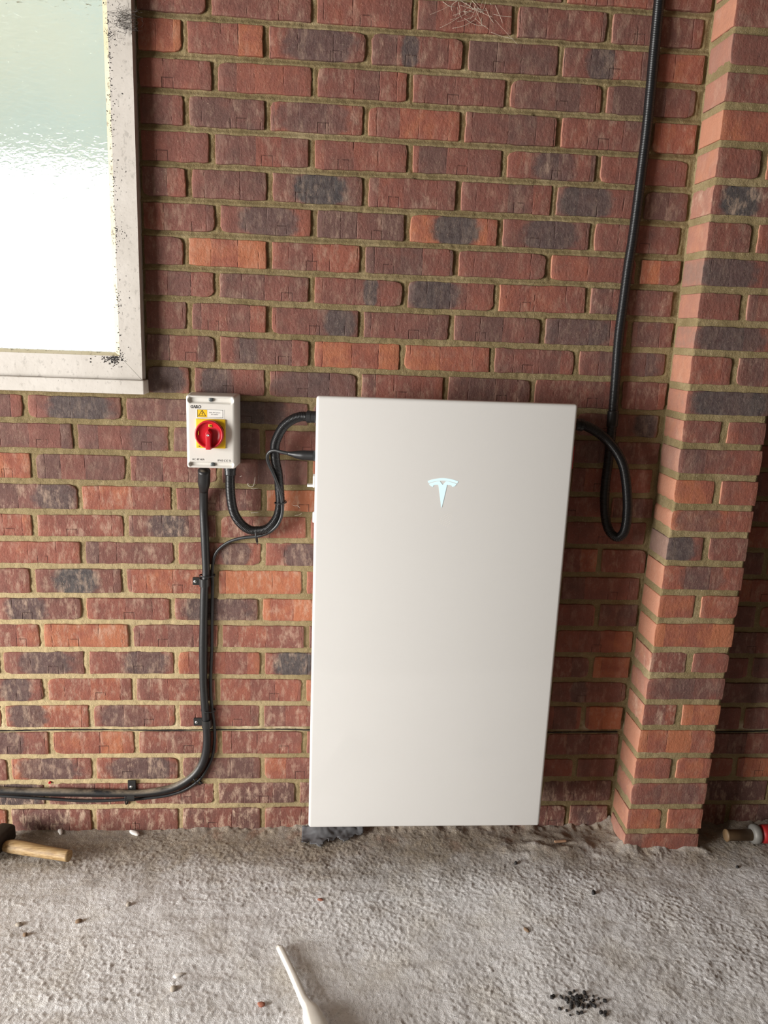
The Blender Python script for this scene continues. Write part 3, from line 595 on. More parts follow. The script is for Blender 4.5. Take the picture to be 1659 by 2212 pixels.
def brick_props(o, tone, pale, darks, x0, z0, hz, hx, r):
    o['tone'] = tone; o['pale'] = pale
    o['dark'] = 0.0; o['dark_at'] = 0.0; o['dark_width'] = 0.03
    hits = [d for d in darks if abs(d[0] - x0) < hx and abs(d[1] - z0) < hz]
    if hits:
        h = max(hits, key=lambda d: d[2])
        lo = min(d[0] - d[2] for d in hits); hi = max(d[0] + d[2] for d in hits)
        if len(hits) > 1: h = ((lo + hi) / 2, 0, (hi - lo) / 2 * 0.95, max(d[3] for d in hits) * 0.85)
        o['dark'] = float(h[3]); o['dark_at'] = float(h[0] - x0); o['dark_width'] = float(max(h[2], 0.012))
        o['tone'] = min(0.75, tone + 0.08)
    o['creased'] = r.uniform(0.5, 1.0) if hx > 0.07 else 0.6
    o['stamp'] = (r.uniform(-0.05, 0.06) if (r.random() < 0.62 and hx > 0.07) else 9.0)

JB, JP = 0.0132, 0.0130
ORANGE = [(-0.06, 1.98), (0.06, 0.70), (0.30, 0.62), (-0.33, 0.56), (0.02, 1.50), (0.42, 1.30), (0.66, 1.60), (0.2, 0.93)]
seed = 100
for k in range(-2, KMAX + 1):
    P = [-0.70 if k % 2 == 0 else -0.62] + [p for p in PERP[k] if -0.70 < p < 1.80] + [1.80]
    if k in (-2, -1): P = [p for p in P if p > -0.2]; P = [-0.156] + P
    xc = 1.148 if k < 16 else 1.148 - 0.028 * (k - 16) / 11
    P = sorted(P + [xc + JP / 2 - 0.002, 1.345])
    for a, b in zip(P[:-1], P[1:]):
        zc = (bed(k - 1, (a + b) / 2) + bed(k, (a + b) / 2)) / 2
        xa, xb = a + JP / 2, b - JP / 2
        if zc > WIN_B + 0.0 - 0.02 and xb < WIN_R + 0.02: continue
        if zc > WIN_B - 0.02 and xa < WIN_R + 0.004: xa = WIN_R + 0.004
        if 1.14 < (a + b) / 2 < 1.345: continue
        if a > 1.3 and k < 6: continue
        if xb - xa < 0.03: continue
        x0 = (xa + xb) / 2
        zt, zl = bed(k - 1, x0) - JB / 2, bed(k, x0) + JB / 2
        if k == KMAX: zl -= 0.012
        L, H = xb - xa, zt - zl
        seed += 1
        r = random.Random(seed)
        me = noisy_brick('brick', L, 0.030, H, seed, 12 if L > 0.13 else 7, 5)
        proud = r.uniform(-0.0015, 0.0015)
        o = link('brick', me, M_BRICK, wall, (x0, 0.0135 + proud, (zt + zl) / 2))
        sl = (bed(k, xb) - bed(k, xa)) / L
        o.rotation_euler = (0, -math.atan(sl) + r.uniform(-0.004, 0.004), 0)
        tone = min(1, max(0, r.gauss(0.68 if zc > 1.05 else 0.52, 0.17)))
        for ox, oz in ORANGE:
            if abs(ox - x0) < L / 2 and abs(oz - zc) < 0.036: tone = 0.08
        pale = r.uniform(0.15, 0.6) + (0.45 if (zc < 0.95 and x0 < 0.25) else 0.0)
        if k >= 26: pale += 0.8; tone = min(1, tone + 0.25)
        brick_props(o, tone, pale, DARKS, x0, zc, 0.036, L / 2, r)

# damp-proof course strip
pts = []
for x in np.arange(-0.74, 1.80, 0.02):
    pts.append((x, 0.0015, float(bed(23, x)) - 0.0015 + 0.0012 * math.sin(x * 13)))
put('damp_course', join('damp_course', *[box('s', (p[0], -0.002 - 0.001 * math.sin(p[0] * 31), p[2] - 0.0011), (q[0], 0.004, p[2] + 0.0009)) for p, q in zip(pts[:-1], pts[1:]) if not (1.12 < p[0] < 1.36)]), M_DPC, wall, smooth=False)

# masonry core behind the joints, with the window opening
core = join('core', box('c', (-3.9, 0.012, -0.05), (5.4, 0.11, WIN_B)), box('c', (WIN_R, 0.012, WIN_B), (5.4, 0.11, 2.45)),
            box('c', (-3.9, 0.012, WIN_B), (WIN_L, 0.11, 2.45)), box('c', (WIN_L, 0.012, WIN_T), (WIN_R, 0.11, 2.45)))
put('masonry_core', core, M_MORTAR, wall, smooth=False)

# white dried trails
def strand(pts, r):
    C, u = spline(pts, 0.003)
    return sweep('s', C, r, 5)
tr = []
rr = random.Random(5)
T = [(p[0], -0.0016, p[2]) for p in TRAIL]
tr.append(strand(T[:6], 0.0007)); tr.append(strand(T[5:10], 0.0008)); tr.append(strand(T[9:], 0.0006))
for q in ((0.10, 0.905), (0.165, 0.93), (0.205, 0.925), (0.10, 0.97), (0.21, 0.905)):
    tr.append(strand([(q[0] + i * 0.006, -0.0026, q[1] + rr.uniform(-0.004, 0.004)) for i in range(4)], 0.0006))
o = put('trail', join('trail', *tr), M_SALT, wall); o['kind'] = 'stuff'; o['label'] = 'thin white dried trails on the bricks'

# ---------------------------------------------------------------- brick pier
PD = 0.1125
def px(z):
    return float(np.interp(z, [0.0, 0.45, 0.95, 2.2], [1.126, 1.137, 1.148, 1.152]))
pxs = [0.0, 0.03, 0.06, 0.09, 0.12, 0.15, 0.18, 0.2145]
pz = np.arange(-0.03, 2.24, 0.006)
def pier_core():
    prof = [(0.0, 0.012)] + [(0.0, -y) for y in np.linspace(0.0, PD, 16)] + [(x, -PD) for x in np.linspace(0, 0.213, 36)[1:]] + [(0.213, -y) for y in np.linspace(PD, 0, 10)[1:]] + [(0.213, 0.012)]
    prof = np.array(prof)
    A = np.zeros((len(prof), len(pz), 3))
    for i, (a, b) in enumerate(prof):
        A[i, :, 0] = [px(z) + 0.0035 + a * (0.213 - 0.007) / 0.213 for z in pz]
        A[i, :, 1] = b + (0.0035 if b < -0.05 else 0.0)
        A[i, :, 2] = pz
    n = 0.0012 * vnoise(A[:, :, 0] * 120 + A[:, :, 1] * 120, A[:, :, 2] * 120, 21) + 0.0010 * vnoise(A[:, :, 0] * 50 + A[:, :, 1] * 60, A[:, :, 2] * 40, 22)
    A[:, :, 1] += n * (prof[:, 1] < -0.02)[:, None]
    A[:, :, 0] += n * ((prof[:, 0] == 0) | (prof[:, 0] == 0.213))[:, None]
    return grid_mesh('pier_core', A)
pier = link('wall_pier', pier_core(), M_MORTAR)
tag(pier, 'square brick pier projecting from the wall right of the battery', 'pier', kind='structure')
PB = [2.195, 2.117] + PBED
seed = 900
PTONE = {2: .35, 3: .5, 5: .55, 8: .55, 17: .25, 18: .05, 19: .5, 21: .5, 22: .12, 23: .25, 24: .45, 25: .3, 26: .55}
for i in range(len(PB) - 1):
    m = i - 2            # course m lies between PBED[m] and PBED[m+1] in the table's own count
    key = m
    zt, zl = PB[i] - 0.0075, PB[i + 1] + 0.0075
    if i == len(PB) - 2: zl -= 0.012
    zc = (zt + zl) / 2
    X0 = px(zc)
    spans = [(X0, X0 + 0.213)]
    if key in PPERP:
        j = PPERP[key]
        jw = 0.016
        spans = [(X0, j - jw / 2), (j + jw / 2, X0 + 0.213)]
    for s, (xa, xb) in enumerate(spans):
        seed += 1
        r = random.Random(seed)
        x0 = (xa + xb) / 2
        L = xb - xa
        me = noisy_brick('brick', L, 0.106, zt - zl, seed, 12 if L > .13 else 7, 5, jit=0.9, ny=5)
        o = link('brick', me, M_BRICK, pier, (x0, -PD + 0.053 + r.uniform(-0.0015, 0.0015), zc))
        o.rotation_euler = (0, r.uniform(-0.003, 0.008), 0)
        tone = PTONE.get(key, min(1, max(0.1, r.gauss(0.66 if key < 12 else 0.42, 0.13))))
        if key == 21 and s == 1: tone = 0.0
        pale = r.uniform(0.1, 0.45)
        if key in (21, 19, 4) and s == 0: pale = 1.0
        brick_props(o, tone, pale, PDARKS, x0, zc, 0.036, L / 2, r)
        o['stamp'] = 9.0; o['creased'] = r.choice((0.0, 0.0, 0.25))

# ---------------------------------------------------------------- floor
def floor_height(x, y):
    h = 0.0035 * vnoise(x * 6, y * 7, 31) + 0.0011 * vnoise(x * 24, y * 24, 32)
    streak = 0.0011 * vnoise(x * 5, y * 45, 33) * sstep(1.0, 0.2, x)
    diag = 0.0008 * vnoise((x + y * 0.8) * 14, (y - x * 0.8) * 60, 34) * sstep(0.7, 1.1, x)
    n1 = vnoise(x * 118 + y * 23, y * 118 - x * 23, 35); n2 = vnoise(x * 185 - y * 61, y * 185 + x * 61, 36)
    grit = 0.0013 * np.maximum(n1, 0) ** 2 + 0.0009 * n2 - 0.0012 * np.maximum(-n1 - 0.5, 0)
    grit = grit * (0.75 + 0.5 * sstep(-0.3, 0.5, vnoise(x * 7, y * 9, 37)))
    edge = np.exp(-np.clip(-y, 0, 9) / 0.022) * (0.010 + 0.009 * vnoise(x * 28, y * 8, 38) + 0.006 * vnoise(x * 80, y * 60, 39)) * sstep(-0.4, 0.35, x)
    dx = np.maximum(np.maximum(px(0.0) - x, x - (px(0) + 0.213)), 0); dy = np.maximum(-PD - y, 0)
    pe = np.exp(-np.hypot(dx, dy) / 0.016) * (0.012 + 0.010 * vnoise(x * 50, y * 50, 40)) * (y < 0.01)
    hump = 0.010 * np.exp(-((x - 0.95) / 0.14) ** 2 - ((y + 0.09) / 0.05) ** 2) * (1 + 0.9 * vnoise(x * 35, y * 45, 41))
    return h + streak + diag + grit + edge + pe + hump - 0.003
fx = np.arange(-0.80, 1.86, 0.0023); fy = np.arange(-0.80, 0.013, 0.0023)
FX, FY = np.meshgrid(fx, fy, indexing='ij')
FZ = floor_height(FX, FY)
blend = sstep(0.0, 0.05, np.minimum(np.minimum(FX - fx[0], fx[-1] - FX), FY - fy[0]))
FZ = FZ * blend + (1 - blend) * 0.0
near_floor = grid_mesh('floor', np.stack([FX, FY, FZ], -1))
floor = link('floor', near_floor, M_FLOOR)
tag(floor, 'rough dusty grey concrete garage floor', 'floor', kind='structure')
fx1, fy0 = float(fx[-1]), float(fy[0])
outer = join('f', box('a', (-3.9, -6.2, -0.06), (-0.80, 0.012, 0.0)), box('b', (fx1, -6.2, -0.06), (5.4, 0.012, 0.0)), box('c', (-0.80, -6.2, -0.06), (fx1, fy0, 0.0)), box('d', (-0.8, fy0, -0.06), (fx1, 0.012, -0.03)))
put('floor_slab', outer, M_FLOOR, floor, smooth=False)
put('floor_slab', join('f', box('a', (-3.9, -6.2, -0.07), (5.4, -1.25, 0.001)), box('b', (2.1, -1.25, -0.07), (5.4, 0.012, 0.001)), box('c', (-3.9, -1.25, -0.07), (-1.1, 0.012, 0.001))), M_SLAB, floor, smooth=False)  # dark layer added over the unseen outer floor to cut bounced light
def fz(x, y): return float(floor_height(np.array([x], float), np.array([y], float))[0])

def struct(name, me, mat, label, cat):
    o = link(name, me, mat, smooth=False)
    return tag(o, label, cat, kind='structure')
struct('ceiling', box('ceiling', (-3.9, -6.2, 2.45), (5.4, 0.11, 2.53)), M_CEIL, 'dark board ceiling of the garage', 'ceiling')
struct('wall_right', box('wall_right', (5.4, -6.2, -0.05), (5.5, 0.11, 2.53)), M_PLASTER, 'plain block side wall of the garage', 'wall')
struct('wall_left', join('wall_left', box('a', (-4.0, -1.2, -0.05), (-3.9, 0.11, 2.53)), box('b', (-4.0, -6.2, -0.05), (-3.9, -3.95, 2.53)), box('c', (-4.0, -3.95, 2.08), (-3.9, -1.2, 2.53))), M_PLASTER, 'plain side wall with the open garage doorway', 'wall')
struct('wall_front', box('wall_front', (-3.9, -6.3, -0.05), (5.5, -6.2, 2.53)), M_PLASTER, 'plain wall facing the battery', 'wall')
struct('ground', box('ground', (-14, -14, -0.25), (12, 14, -0.065)), M_PAVE, 'pale concrete driveway outside the garage', 'ground')

# ---------------------------------------------------------------- window
win = empty('window_1', (-0.7, 0, 1.24), 'white framed window with hammered obscure glass left of the wall', 'window', kind='structure')
FRX, FBZ = -0.1535, 1.2333       # outer edges of the frame face
IX, IZ = -0.2045, 1.2875         # inner edges of the flat face
TOPZ, LX = 2.16, -1.26
def wedge(name, poly, y0, y1):
    return prism(name, poly, y0, y1)
put('frame_stile', wedge('frame_stile', [(FRX, FBZ), (FRX, TOPZ), (IX, TOPZ), (IX, IZ)], -0.035, 0.06), M_FRAME, win, smooth=False)
put('frame_rail', wedge('frame_rail', [(FRX - 0.0012, FBZ), (IX - 0.0008, IZ), (LX, IZ), (LX, FBZ)], -0.0345, 0.06), M_FRAME, win, smooth=False)
put('frame_stile', box('frame_stile', (LX, -0.035, FBZ), (LX + 0.05, 0.06, TOPZ)), M_FRAME, win, smooth=False)
put('frame_rail', box('frame_rail', (LX, -0.035, TOPZ - 0.05), (FRX, 0.06, TOPZ)), M_FRAME, win, smooth=False)
bv = [(IX, -0.0335, IZ), (IX, -0.0335, TOPZ), (IX - 0.0115, -0.0275, TOPZ), (IX - 0.0115, -0.0275, IZ - 0.0085), (IX, 0.02, IZ), (IX, 0.02, TOPZ), (IX - 0.0115, 0.02, TOPZ), (IX - 0.0115, 0.02, IZ - 0.0085)]
put('glazing_bead', mesh('glazing_bead', bv, [(0, 3, 2, 1), (3, 7, 6, 2), (0, 4, 7, 3), (1, 2, 6, 5), (0, 1, 5, 4), (4, 5, 6, 7)]), M_BEAD, win, smooth=False)
bz = IZ
bv = [(LX, -0.0335, bz), (IX, -0.0335, bz), (IX - 0.0115, -0.0275, bz + 0.008), (LX, -0.0275, bz + 0.008), (LX, 0.02, bz), (IX, 0.02, bz), (IX - 0.0115, 0.02, bz + 0.008), (LX, 0.02, bz + 0.008)]
put('glazing_bead', mesh('glazing_bead', bv, [(0, 1, 2, 3), (3, 2, 6, 7), (1, 5, 6, 2), (0, 3, 7, 4), (0, 4, 5, 1), (4, 7, 6, 5)]), M_BEAD, win, smooth=False)
put('pane', box('pane', (LX + 0.04, -0.006, IZ - 0.004), (IX - 0.004, -0.001, TOPZ - 0.04)), M_GLASS, win, smooth=False)
put('sill', rbox('sill', ((LX + -0.147) / 2, -0.022, 1.2165), (-0.147 - LX, 0.056, 0.033), 0.0025), M_FRAME, win, smooth=False)
struct('trim_1', box('trim_1', (-2.6, 0.55, 1.80), (1.5, 0.558, 2.75)), M_EAVES, 'pale greenish translucent screen seen blurred through the window glass', 'screen')

# ---------------------------------------------------------------- home battery
bat = empty('home_battery', (0.564, 0, 0.118), 'large white glossy wall battery with glowing emblem beside the brick pier', 'battery')
BX0, BX1, BZ0, BZ1 = 0.2618, 0.8662, 0.1186, 1.2210
bc = ((BX0 + BX1) / 2, (BZ0 + BZ1) / 2)
V, F = rbox_pts(BX1 - BX0, 0.030, BZ1 - BZ0, 0.0075, 2, 1, 2, 4)
V[:, 1] = np.where(V[:, 1] < 0, np.clip(V[:, 1], -0.015, 0), V[:, 1])
put('front_panel', mesh('front_panel', V + np.array((bc[0], -0.1595, bc[1])), F), M_PANEL, bat)
put('body', rbox('body', (bc[0], -0.080, bc[1]), (BX1 - BX0 - 0.014, 0.128, BZ1 - BZ0 - 0.060), 0.012, 1, 1, 1, 4), M_BODY, bat)
put('mount_bracket', box('mount_bracket', (0.33, -0.018, 0.75), (0.80, -0.0005, 1.10)), M_STEEL, bat, smooth=False)
put('power_switch', rbox('power_switch', (0.866, -0.128, 1.092), (0.022, 0.030, 0.056), 0.003), M_RED, bat)
put('side_hook', join('side_hook', rbox('a', (0.2585, -0.09, 1.010), (0.004, 0.03, 0.028), 0.001), rbox('b', (0.2520, -0.09, 0.9985), (0.018, 0.02, 0.0045), 0.001)), M_BODY, bat)
put('side_button', rbox('side_button', (0.2615, -0.125, 0.928), (0.008, 0.014, 0.026), 0.003), M_BODY, bat)
emb = put('emblem', join('emblem', prism('e', [(p[0], p[2]) for p in EBAR], -0.1752, -0.1742), prism('e', [(p[0], p[2]) for p in ETEE], -0.1752, -0.1742)), M_GLOW, bat, smooth=False)
emb['label'] = 'glowing white emblem'
dots = [lathe('d', [(0.0009, 0.0), (0.0009, 0.0001)], 8, (p[0], -0.1746, p[2])) for p in DOTS]
o = put('reflected_dots', join('reflected_dots', *dots), M_DOT, bat, smooth=False); o['kind'] = 'stuff'  # reflected dot pattern, painted onto the panel as pale discs

# ---------------------------------------------------------------- isolator switch
iso = empty('isolator_switch', (0.0145, 0, 1.035), 'grey white rotary isolator box with red knob on yellow plate', 'switch')
IX0, IX1, IZ0, IZ1, IYF = -0.0432, 0.0704, 1.0330, 1.2057, -0.086
iw, ih = IX1 - IX0, IZ1 - IZ0
icx, icz = (IX0 + IX1) / 2, (IZ0 + IZ1) / 2
V, F = rbox_pts(iw, 0.084, ih, 0.006, 84, 4, 128, 3)
def slot(x, z, zc, hh):
    hx = iw / 2 - 0.004 - hh
    q = np.hypot(np.maximum(np.abs(x) - hx, 0), z - zc)
    return hh - q         # > 0 inside
frontm = V[:, 1] < -0.036
dep = np.zeros(len(V))
for zc, hh in ((ih / 2 - 0.0112, 0.0078), (-ih / 2 + 0.0094, 0.0062)):
    s = slot(V[:, 0], V[:, 2], zc, hh)
    dep = np.maximum(dep, 0.0090 * sstep(-0.0002, 0.0036, s))
V[:, 1] += dep * frontm
t = (V[:, 1] + 0.042) / 0.084
V[:, 0] *= 1 + 0.075 * np.clip(t, 0, 1) ** 0.7
V[:, 2] *= 1 + 0.012 * np.clip(t, 0, 1)
put('enclosure', mesh('enclosure', V + np.array((icx, -0.044, icz)), F), M_PLASTIC, iso)
for p in ISCR:
    s = put('lid_screw', lathe('lid_screw', [(0.0056, -0.004), (0.0056, 0.002), (0.0050, 0.0026), (0.001, 0.0026)], 20, (p[0], -0.0785, p[2])), M_SCREW, iso)
yx0, yx1, yz0, yz1 = -0.0210, 0.0481, 1.0822, 1.1514
put('yellow_plate', rbox('yellow_plate', ((yx0 + yx1) / 2, -0.0875, (yz0 + yz1) / 2), (yx1 - yx0, 0.005, yz1 - yz0), 0.0018, 1, 1, 1, 2), M_YEL, iso)
kx, kz, kr = 0.0115, 1.1165, 0.0335
knob = put('rotary_knob', lathe('rotary_knob', [(kr * 0.97, 0.0), (kr, 0.004), (kr, 0.011), (kr - 0.0012, 0.0135), (kr - 0.003, 0.014), (kr - 0.0048, 0.0130), (kr - 0.0056, 0.0095), (kr * 0.55, 0.0078), (0.001, 0.0078)], 56, (kx, -0.090, kz)), M_RED, iso)
def child_put(name, me, mat, parent, smooth=True):
    me.transform(Matrix.Translation(-(Vector(parent.location) + (Vector(parent.parent.location) if parent.parent else Vector()))))
    return link(name, me, mat, parent, smooth=smooth)
gp = [(kx - 0.0010, kz + 0.0125), (kx - 0.0070, kz + 0.0035), (kx - 0.0058, kz - 0.012), (kx - 0.0068, kz - 0.0345), (kx + 0.0045, kz - 0.0345), (kx + 0.0040, kz - 0.012), (kx + 0.0052, kz + 0.0035)]
gb = [(0.0012 + kx + (a - kx) * 1.25, kz + (b - kz) * (1.12 if b > kz else 1.0)) for a, b in gp]
n = len(gp)
GV = [(a, -0.1125, b) for a, b in gp] + [(a, -0.096, b) for a, b in gb]
GF = [tuple(range(n))] + [(i, i + n, (i + 1) % n + n, (i + 1) % n) for i in range(n)] + [tuple(range(2 * n - 1, n - 1, -1))]
gm = mesh('grip', GV, GF)
bm = bmesh.new(); bm.from_mesh(gm); bmesh.ops.recalc_face_normals(bm, faces=bm.faces)
bmesh.ops.bevel(bm, geom=list(bm.edges), offset=0.0008, segments=2, affect='EDGES', profile=0.6); bm.to_mesh(gm); bm.free()
child_put('grip', gm, M_RED, knob)
child_put('grip_screw', lathe('grip_screw', [(0.0028, -0.001), (0.0028, 0.0006), (0.0016, 0.0009), (0.0015, 0.0003), (0.0005, 0.0003)], 16, (kx - 0.0008, -0.1128, kz - 0.0005)), M_ZINC, knob)
w = child_put('position_window', rbox('position_window', (kx + 0.0028, -0.0985, kz + 0.0205), (0.0085, 0.002, 0.0068), 0.0009), M_YEL, knob)
child_put('position_mark', text('position_mark', 'ON', kx - 0.0002, kz + 0.0183, 0.0042, 0.0058, -0.0997, 0.02), M_INK, knob, smooth=False)
child_put('position_mark', rbox('position_mark', (kx - 0.0246, -0.0998, kz + 0.003), (0.002, 0.0012, 0.0095), 0.0005), M_YEL, knob)
put('plate_mark', mesh('plate_mark', [(0.0388, -0.0902, 1.1350), (0.0400, -0.0902, 1.1350), (0.0450, -0.0902, 1.1255), (0.0436, -0.0902, 1.1255), (0.0388, -0.0899, 1.1350), (0.0400, -0.0899, 1.1350), (0.0450, -0.0899, 1.1255), (0.0436, -0.0899, 1.1255)], [(0, 3, 2, 1), (4, 5, 6, 7), (0, 1, 5, 4), (1, 2, 6, 5), (2, 3, 7, 6), (3, 0, 4, 7)]), M_INK, iso, smooth=False)
put('plate_mark', prism('plate_mark', [(-0.0185, 1.0858), (-0.0150, 1.0872), (-0.0128, 1.0880), (-0.0122, 1.0866), (-0.0090, 1.0862), (-0.0122, 1.0850), (-0.0140, 1.0862)], -0.0902, -0.0899), M_INK, iso, smooth=False)
# warning sticker
sx0, sx1, sz0, sz1 = -0.0196, 0.0454, 1.1526, 1.1743
stk = put('warning_sticker', box('warning_sticker', (sx0, -0.0864, sz0), (sx1, -0.0858, sz1)), M_STICK, iso, smooth=False)
bx0, bx1, bz0, bz1, bxm = -0.0176, 0.0420, 1.1547, 1.1731, 0.0054
child_put('yellow_field', box('yellow_field', (bx0, -0.08655, bz0), (bxm, -0.0863, bz1)), M_YEL, stk, smooth=False)
def bar(x0, z0, x1, z1, y=-0.0868, y1=-0.0863): return box('b', (x0, y, z0), (x1, y1, z1))
bw = 0.00055
child_put('border_line', join('border_line', bar(bx0, bz0, bx1, bz0 + bw), bar(bx0, bz1 - bw, bx1, bz1), bar(bx0, bz0, bx0 + bw, bz1), bar(bx1 - bw, bz0, bx1, bz1)), M_INK, stk, smooth=False)
tx, tz, ts = (bx0 + bxm) / 2 - 0.0003, 1.1582, 0.0083
tri = [(tx - ts, tz), (tx + ts, tz), (tx, tz + 0.0132)]
def line(a, b, w, y=-0.0869):
    a = Vector((a[0], 0, a[1])); b = Vector((b[0], 0, b[1])); d = (b - a).normalized(); nn = Vector((-d.z, 0, d.x)) * w / 2
    q = [a + nn - d * w / 3, a - nn - d * w / 3, b - nn + d * w / 3, b + nn + d * w / 3]
    return prism('l', [(p.x, p.z) for p in q], y, -0.0863)
child_put('warning_triangle', join('warning_triangle', line(tri[0], tri[1], .001), line(tri[1], tri[2], .001), line(tri[2], tri[0], .001),
          line((tx + 0.0012, tz + 0.0092), (tx - 0.0010, tz + 0.0052), .0007), line((tx - 0.0010, tz + 0.0052), (tx + 0.0012, tz + 0.0058), .0007), line((tx + 0.0012, tz + 0.0058), (tx - 0.0003, tz + 0.0015), .0007)), M_INK, stk, smooth=False)
child_put('print', text('print', 'Solar PV System', 0.0098, 1.1648, 0.0031, 0.0262, -0.0863, 0.02), M_INK, stk, smooth=False)
child_put('print', text('print', 'AC Isolator', 0.0145, 1.1611, 0.0027, 0.0170, -0.0863, 0.02), M_INK, stk, smooth=False)
put('print', text('print', 'GARO', -0.0336, 1.1753, 0.0078, 0.0252, -0.0860, 0.06, 0.0003), M_GINK, iso, smooth=False)
put('print', text('print', 'AC 4P 40A', -0.0312, 1.0522, 0.0044, 0.0290, -0.0860, 0.008, 0.0003), M_GINK, iso, smooth=False)
put('print', text('print', 'IP65', 0.0289, 1.0508, 0.0046, 0.0128, -0.0860, 0.01, 0.0003), M_GINK, iso, smooth=False)
def arc(cx, cz, r, a0, a1, w):
    th = np.radians(np.linspace(a0, a1, 14))
    o = [(cx + (r + w / 2) * math.cos(a), cz + (r + w / 2) * math.sin(a)) for a in th]
    i = [(cx + (r - w / 2) * math.cos(a), cz + (r - w / 2) * math.sin(a)) for a in th[::-1]]
    return prism('a', o + i, -0.0863, -0.0858)
cm = [arc(0.0467, 1.0528, 0.0025, 70, 290, .0008), arc(0.0519, 1.0528, 0.0025, 70, 290, .0008), bar(0.0497, 1.0524, 0.0522, 1.0531, -0.0863, -0.0858)]
put('print', join('print', *cm), M_GINK, iso, smooth=False)
put('print', join('print', text('print', 'UK', 0.0551, 1.0532, 0.0022, 0.0046, -0.0860, 0.01, 0.0003), text('print', 'CA', 0.0559, 1.0505, 0.0022, 0.0046, -0.0860, 0.01, 0.0003)), M_GINK, iso, smooth=False)

# ---------------------------------------------------------------- cables and conduits
def conduit(root_name, path, r, label, ends):
    C, u = spline(path, 0.0009)
    ph = (u / 0.0036) % 1.0
    R = r - 0.0018 * sstep(0.50, 0.66, ph) * (1 - sstep(0.86, 1.0, ph))
    root = empty(root_name, path[0], label, 'conduit', 'corrugated conduits')
    put('corrugated_tube', sweep('corrugated_tube', C, R, 18), M_COND, root)
    for name, i0, i1, rr in ends:
        seg = np.asarray(path, float)
        if i0 == 'start': a, b = C[0], C[int(i1 / 0.0009)]
        else: a, b = C[-int(i1 / 0.0009)], C[-1]
        d = b - a; P = np.array([a + d * s for s in (0, 0.04, 0.05, 0.45, 0.47, 0.9, 0.92, 1.0)])
        put(name, sweep(name, P, [rr * .93, rr, rr * 1.02, rr * 1.02, rr * .96, rr * .96, rr, rr * .95], 18), M_TIE, root, smooth=False)
    return root
conduit('flexible_conduit', COND, 0.0118, 'black ribbed conduit looping from the isolator to the battery\'s left side', [('connector', 'start', 0.024, 0.0140), ('connector', 'end', 0.024, 0.0145)])
conduit('flexible_conduit', RCOND, 0.0122, 'long black ribbed conduit dropping beside the pier and looping to the battery', [('connector', 'end', 0.020, 0.0150)])
o = bpy.data.objects['flexible_conduit.001']
C, u = spline(RCOND, 0.004)
k = int(np.argmin(np.abs(C[:, 2] - 1.175) + 10 * (C[:, 1] < -0.03)))
put('coupler', sweep('coupler', C[k - 5:k + 6], [0.0135] + [0.0142] * 9 + [0.0135], 18), M_TIE, o)

th = empty('power_cable', THICK[0], 'thick black power cable running down from the isolator then left', 'cable')
C, u = spline(THICK, 0.006)
R = 0.0104 + 0.0004 * np.sin(u * 17) + 0.0003 * np.sin(u * 41)
put('sheath', sweep('sheath', C, R, 18), M_BLACK, th)
n0 = int(0.066 / 0.006)
k = np.linspace(0, 1, n0)
put('shroud', sweep('shroud', C[:n0], np.interp(k, [0, .35, .55, .72, .9, 1], [.0152, .0150, .0156, .0138, .0116, .0112]), 20), M_TIE, th)

tn = empty('data_cable', THIN[0], 'thin grey black cable from the battery joining the thick cable', 'cable')
C, u = spline(THIN, 0.004)
put('sheath', sweep('sheath', C, 0.0041 + 0.0001 * np.sin(u * 23), 12), M_GREYCAB, tn)
n0 = int(0.075 / 0.004)
k = np.linspace(0, 1, n0)
put('shroud', sweep('shroud', C[:n0], np.interp(k, [0, .45, .68, .85, 1], [.0125, .0120, .0092, .0062, .0046]), 18), M_TIE, tn)

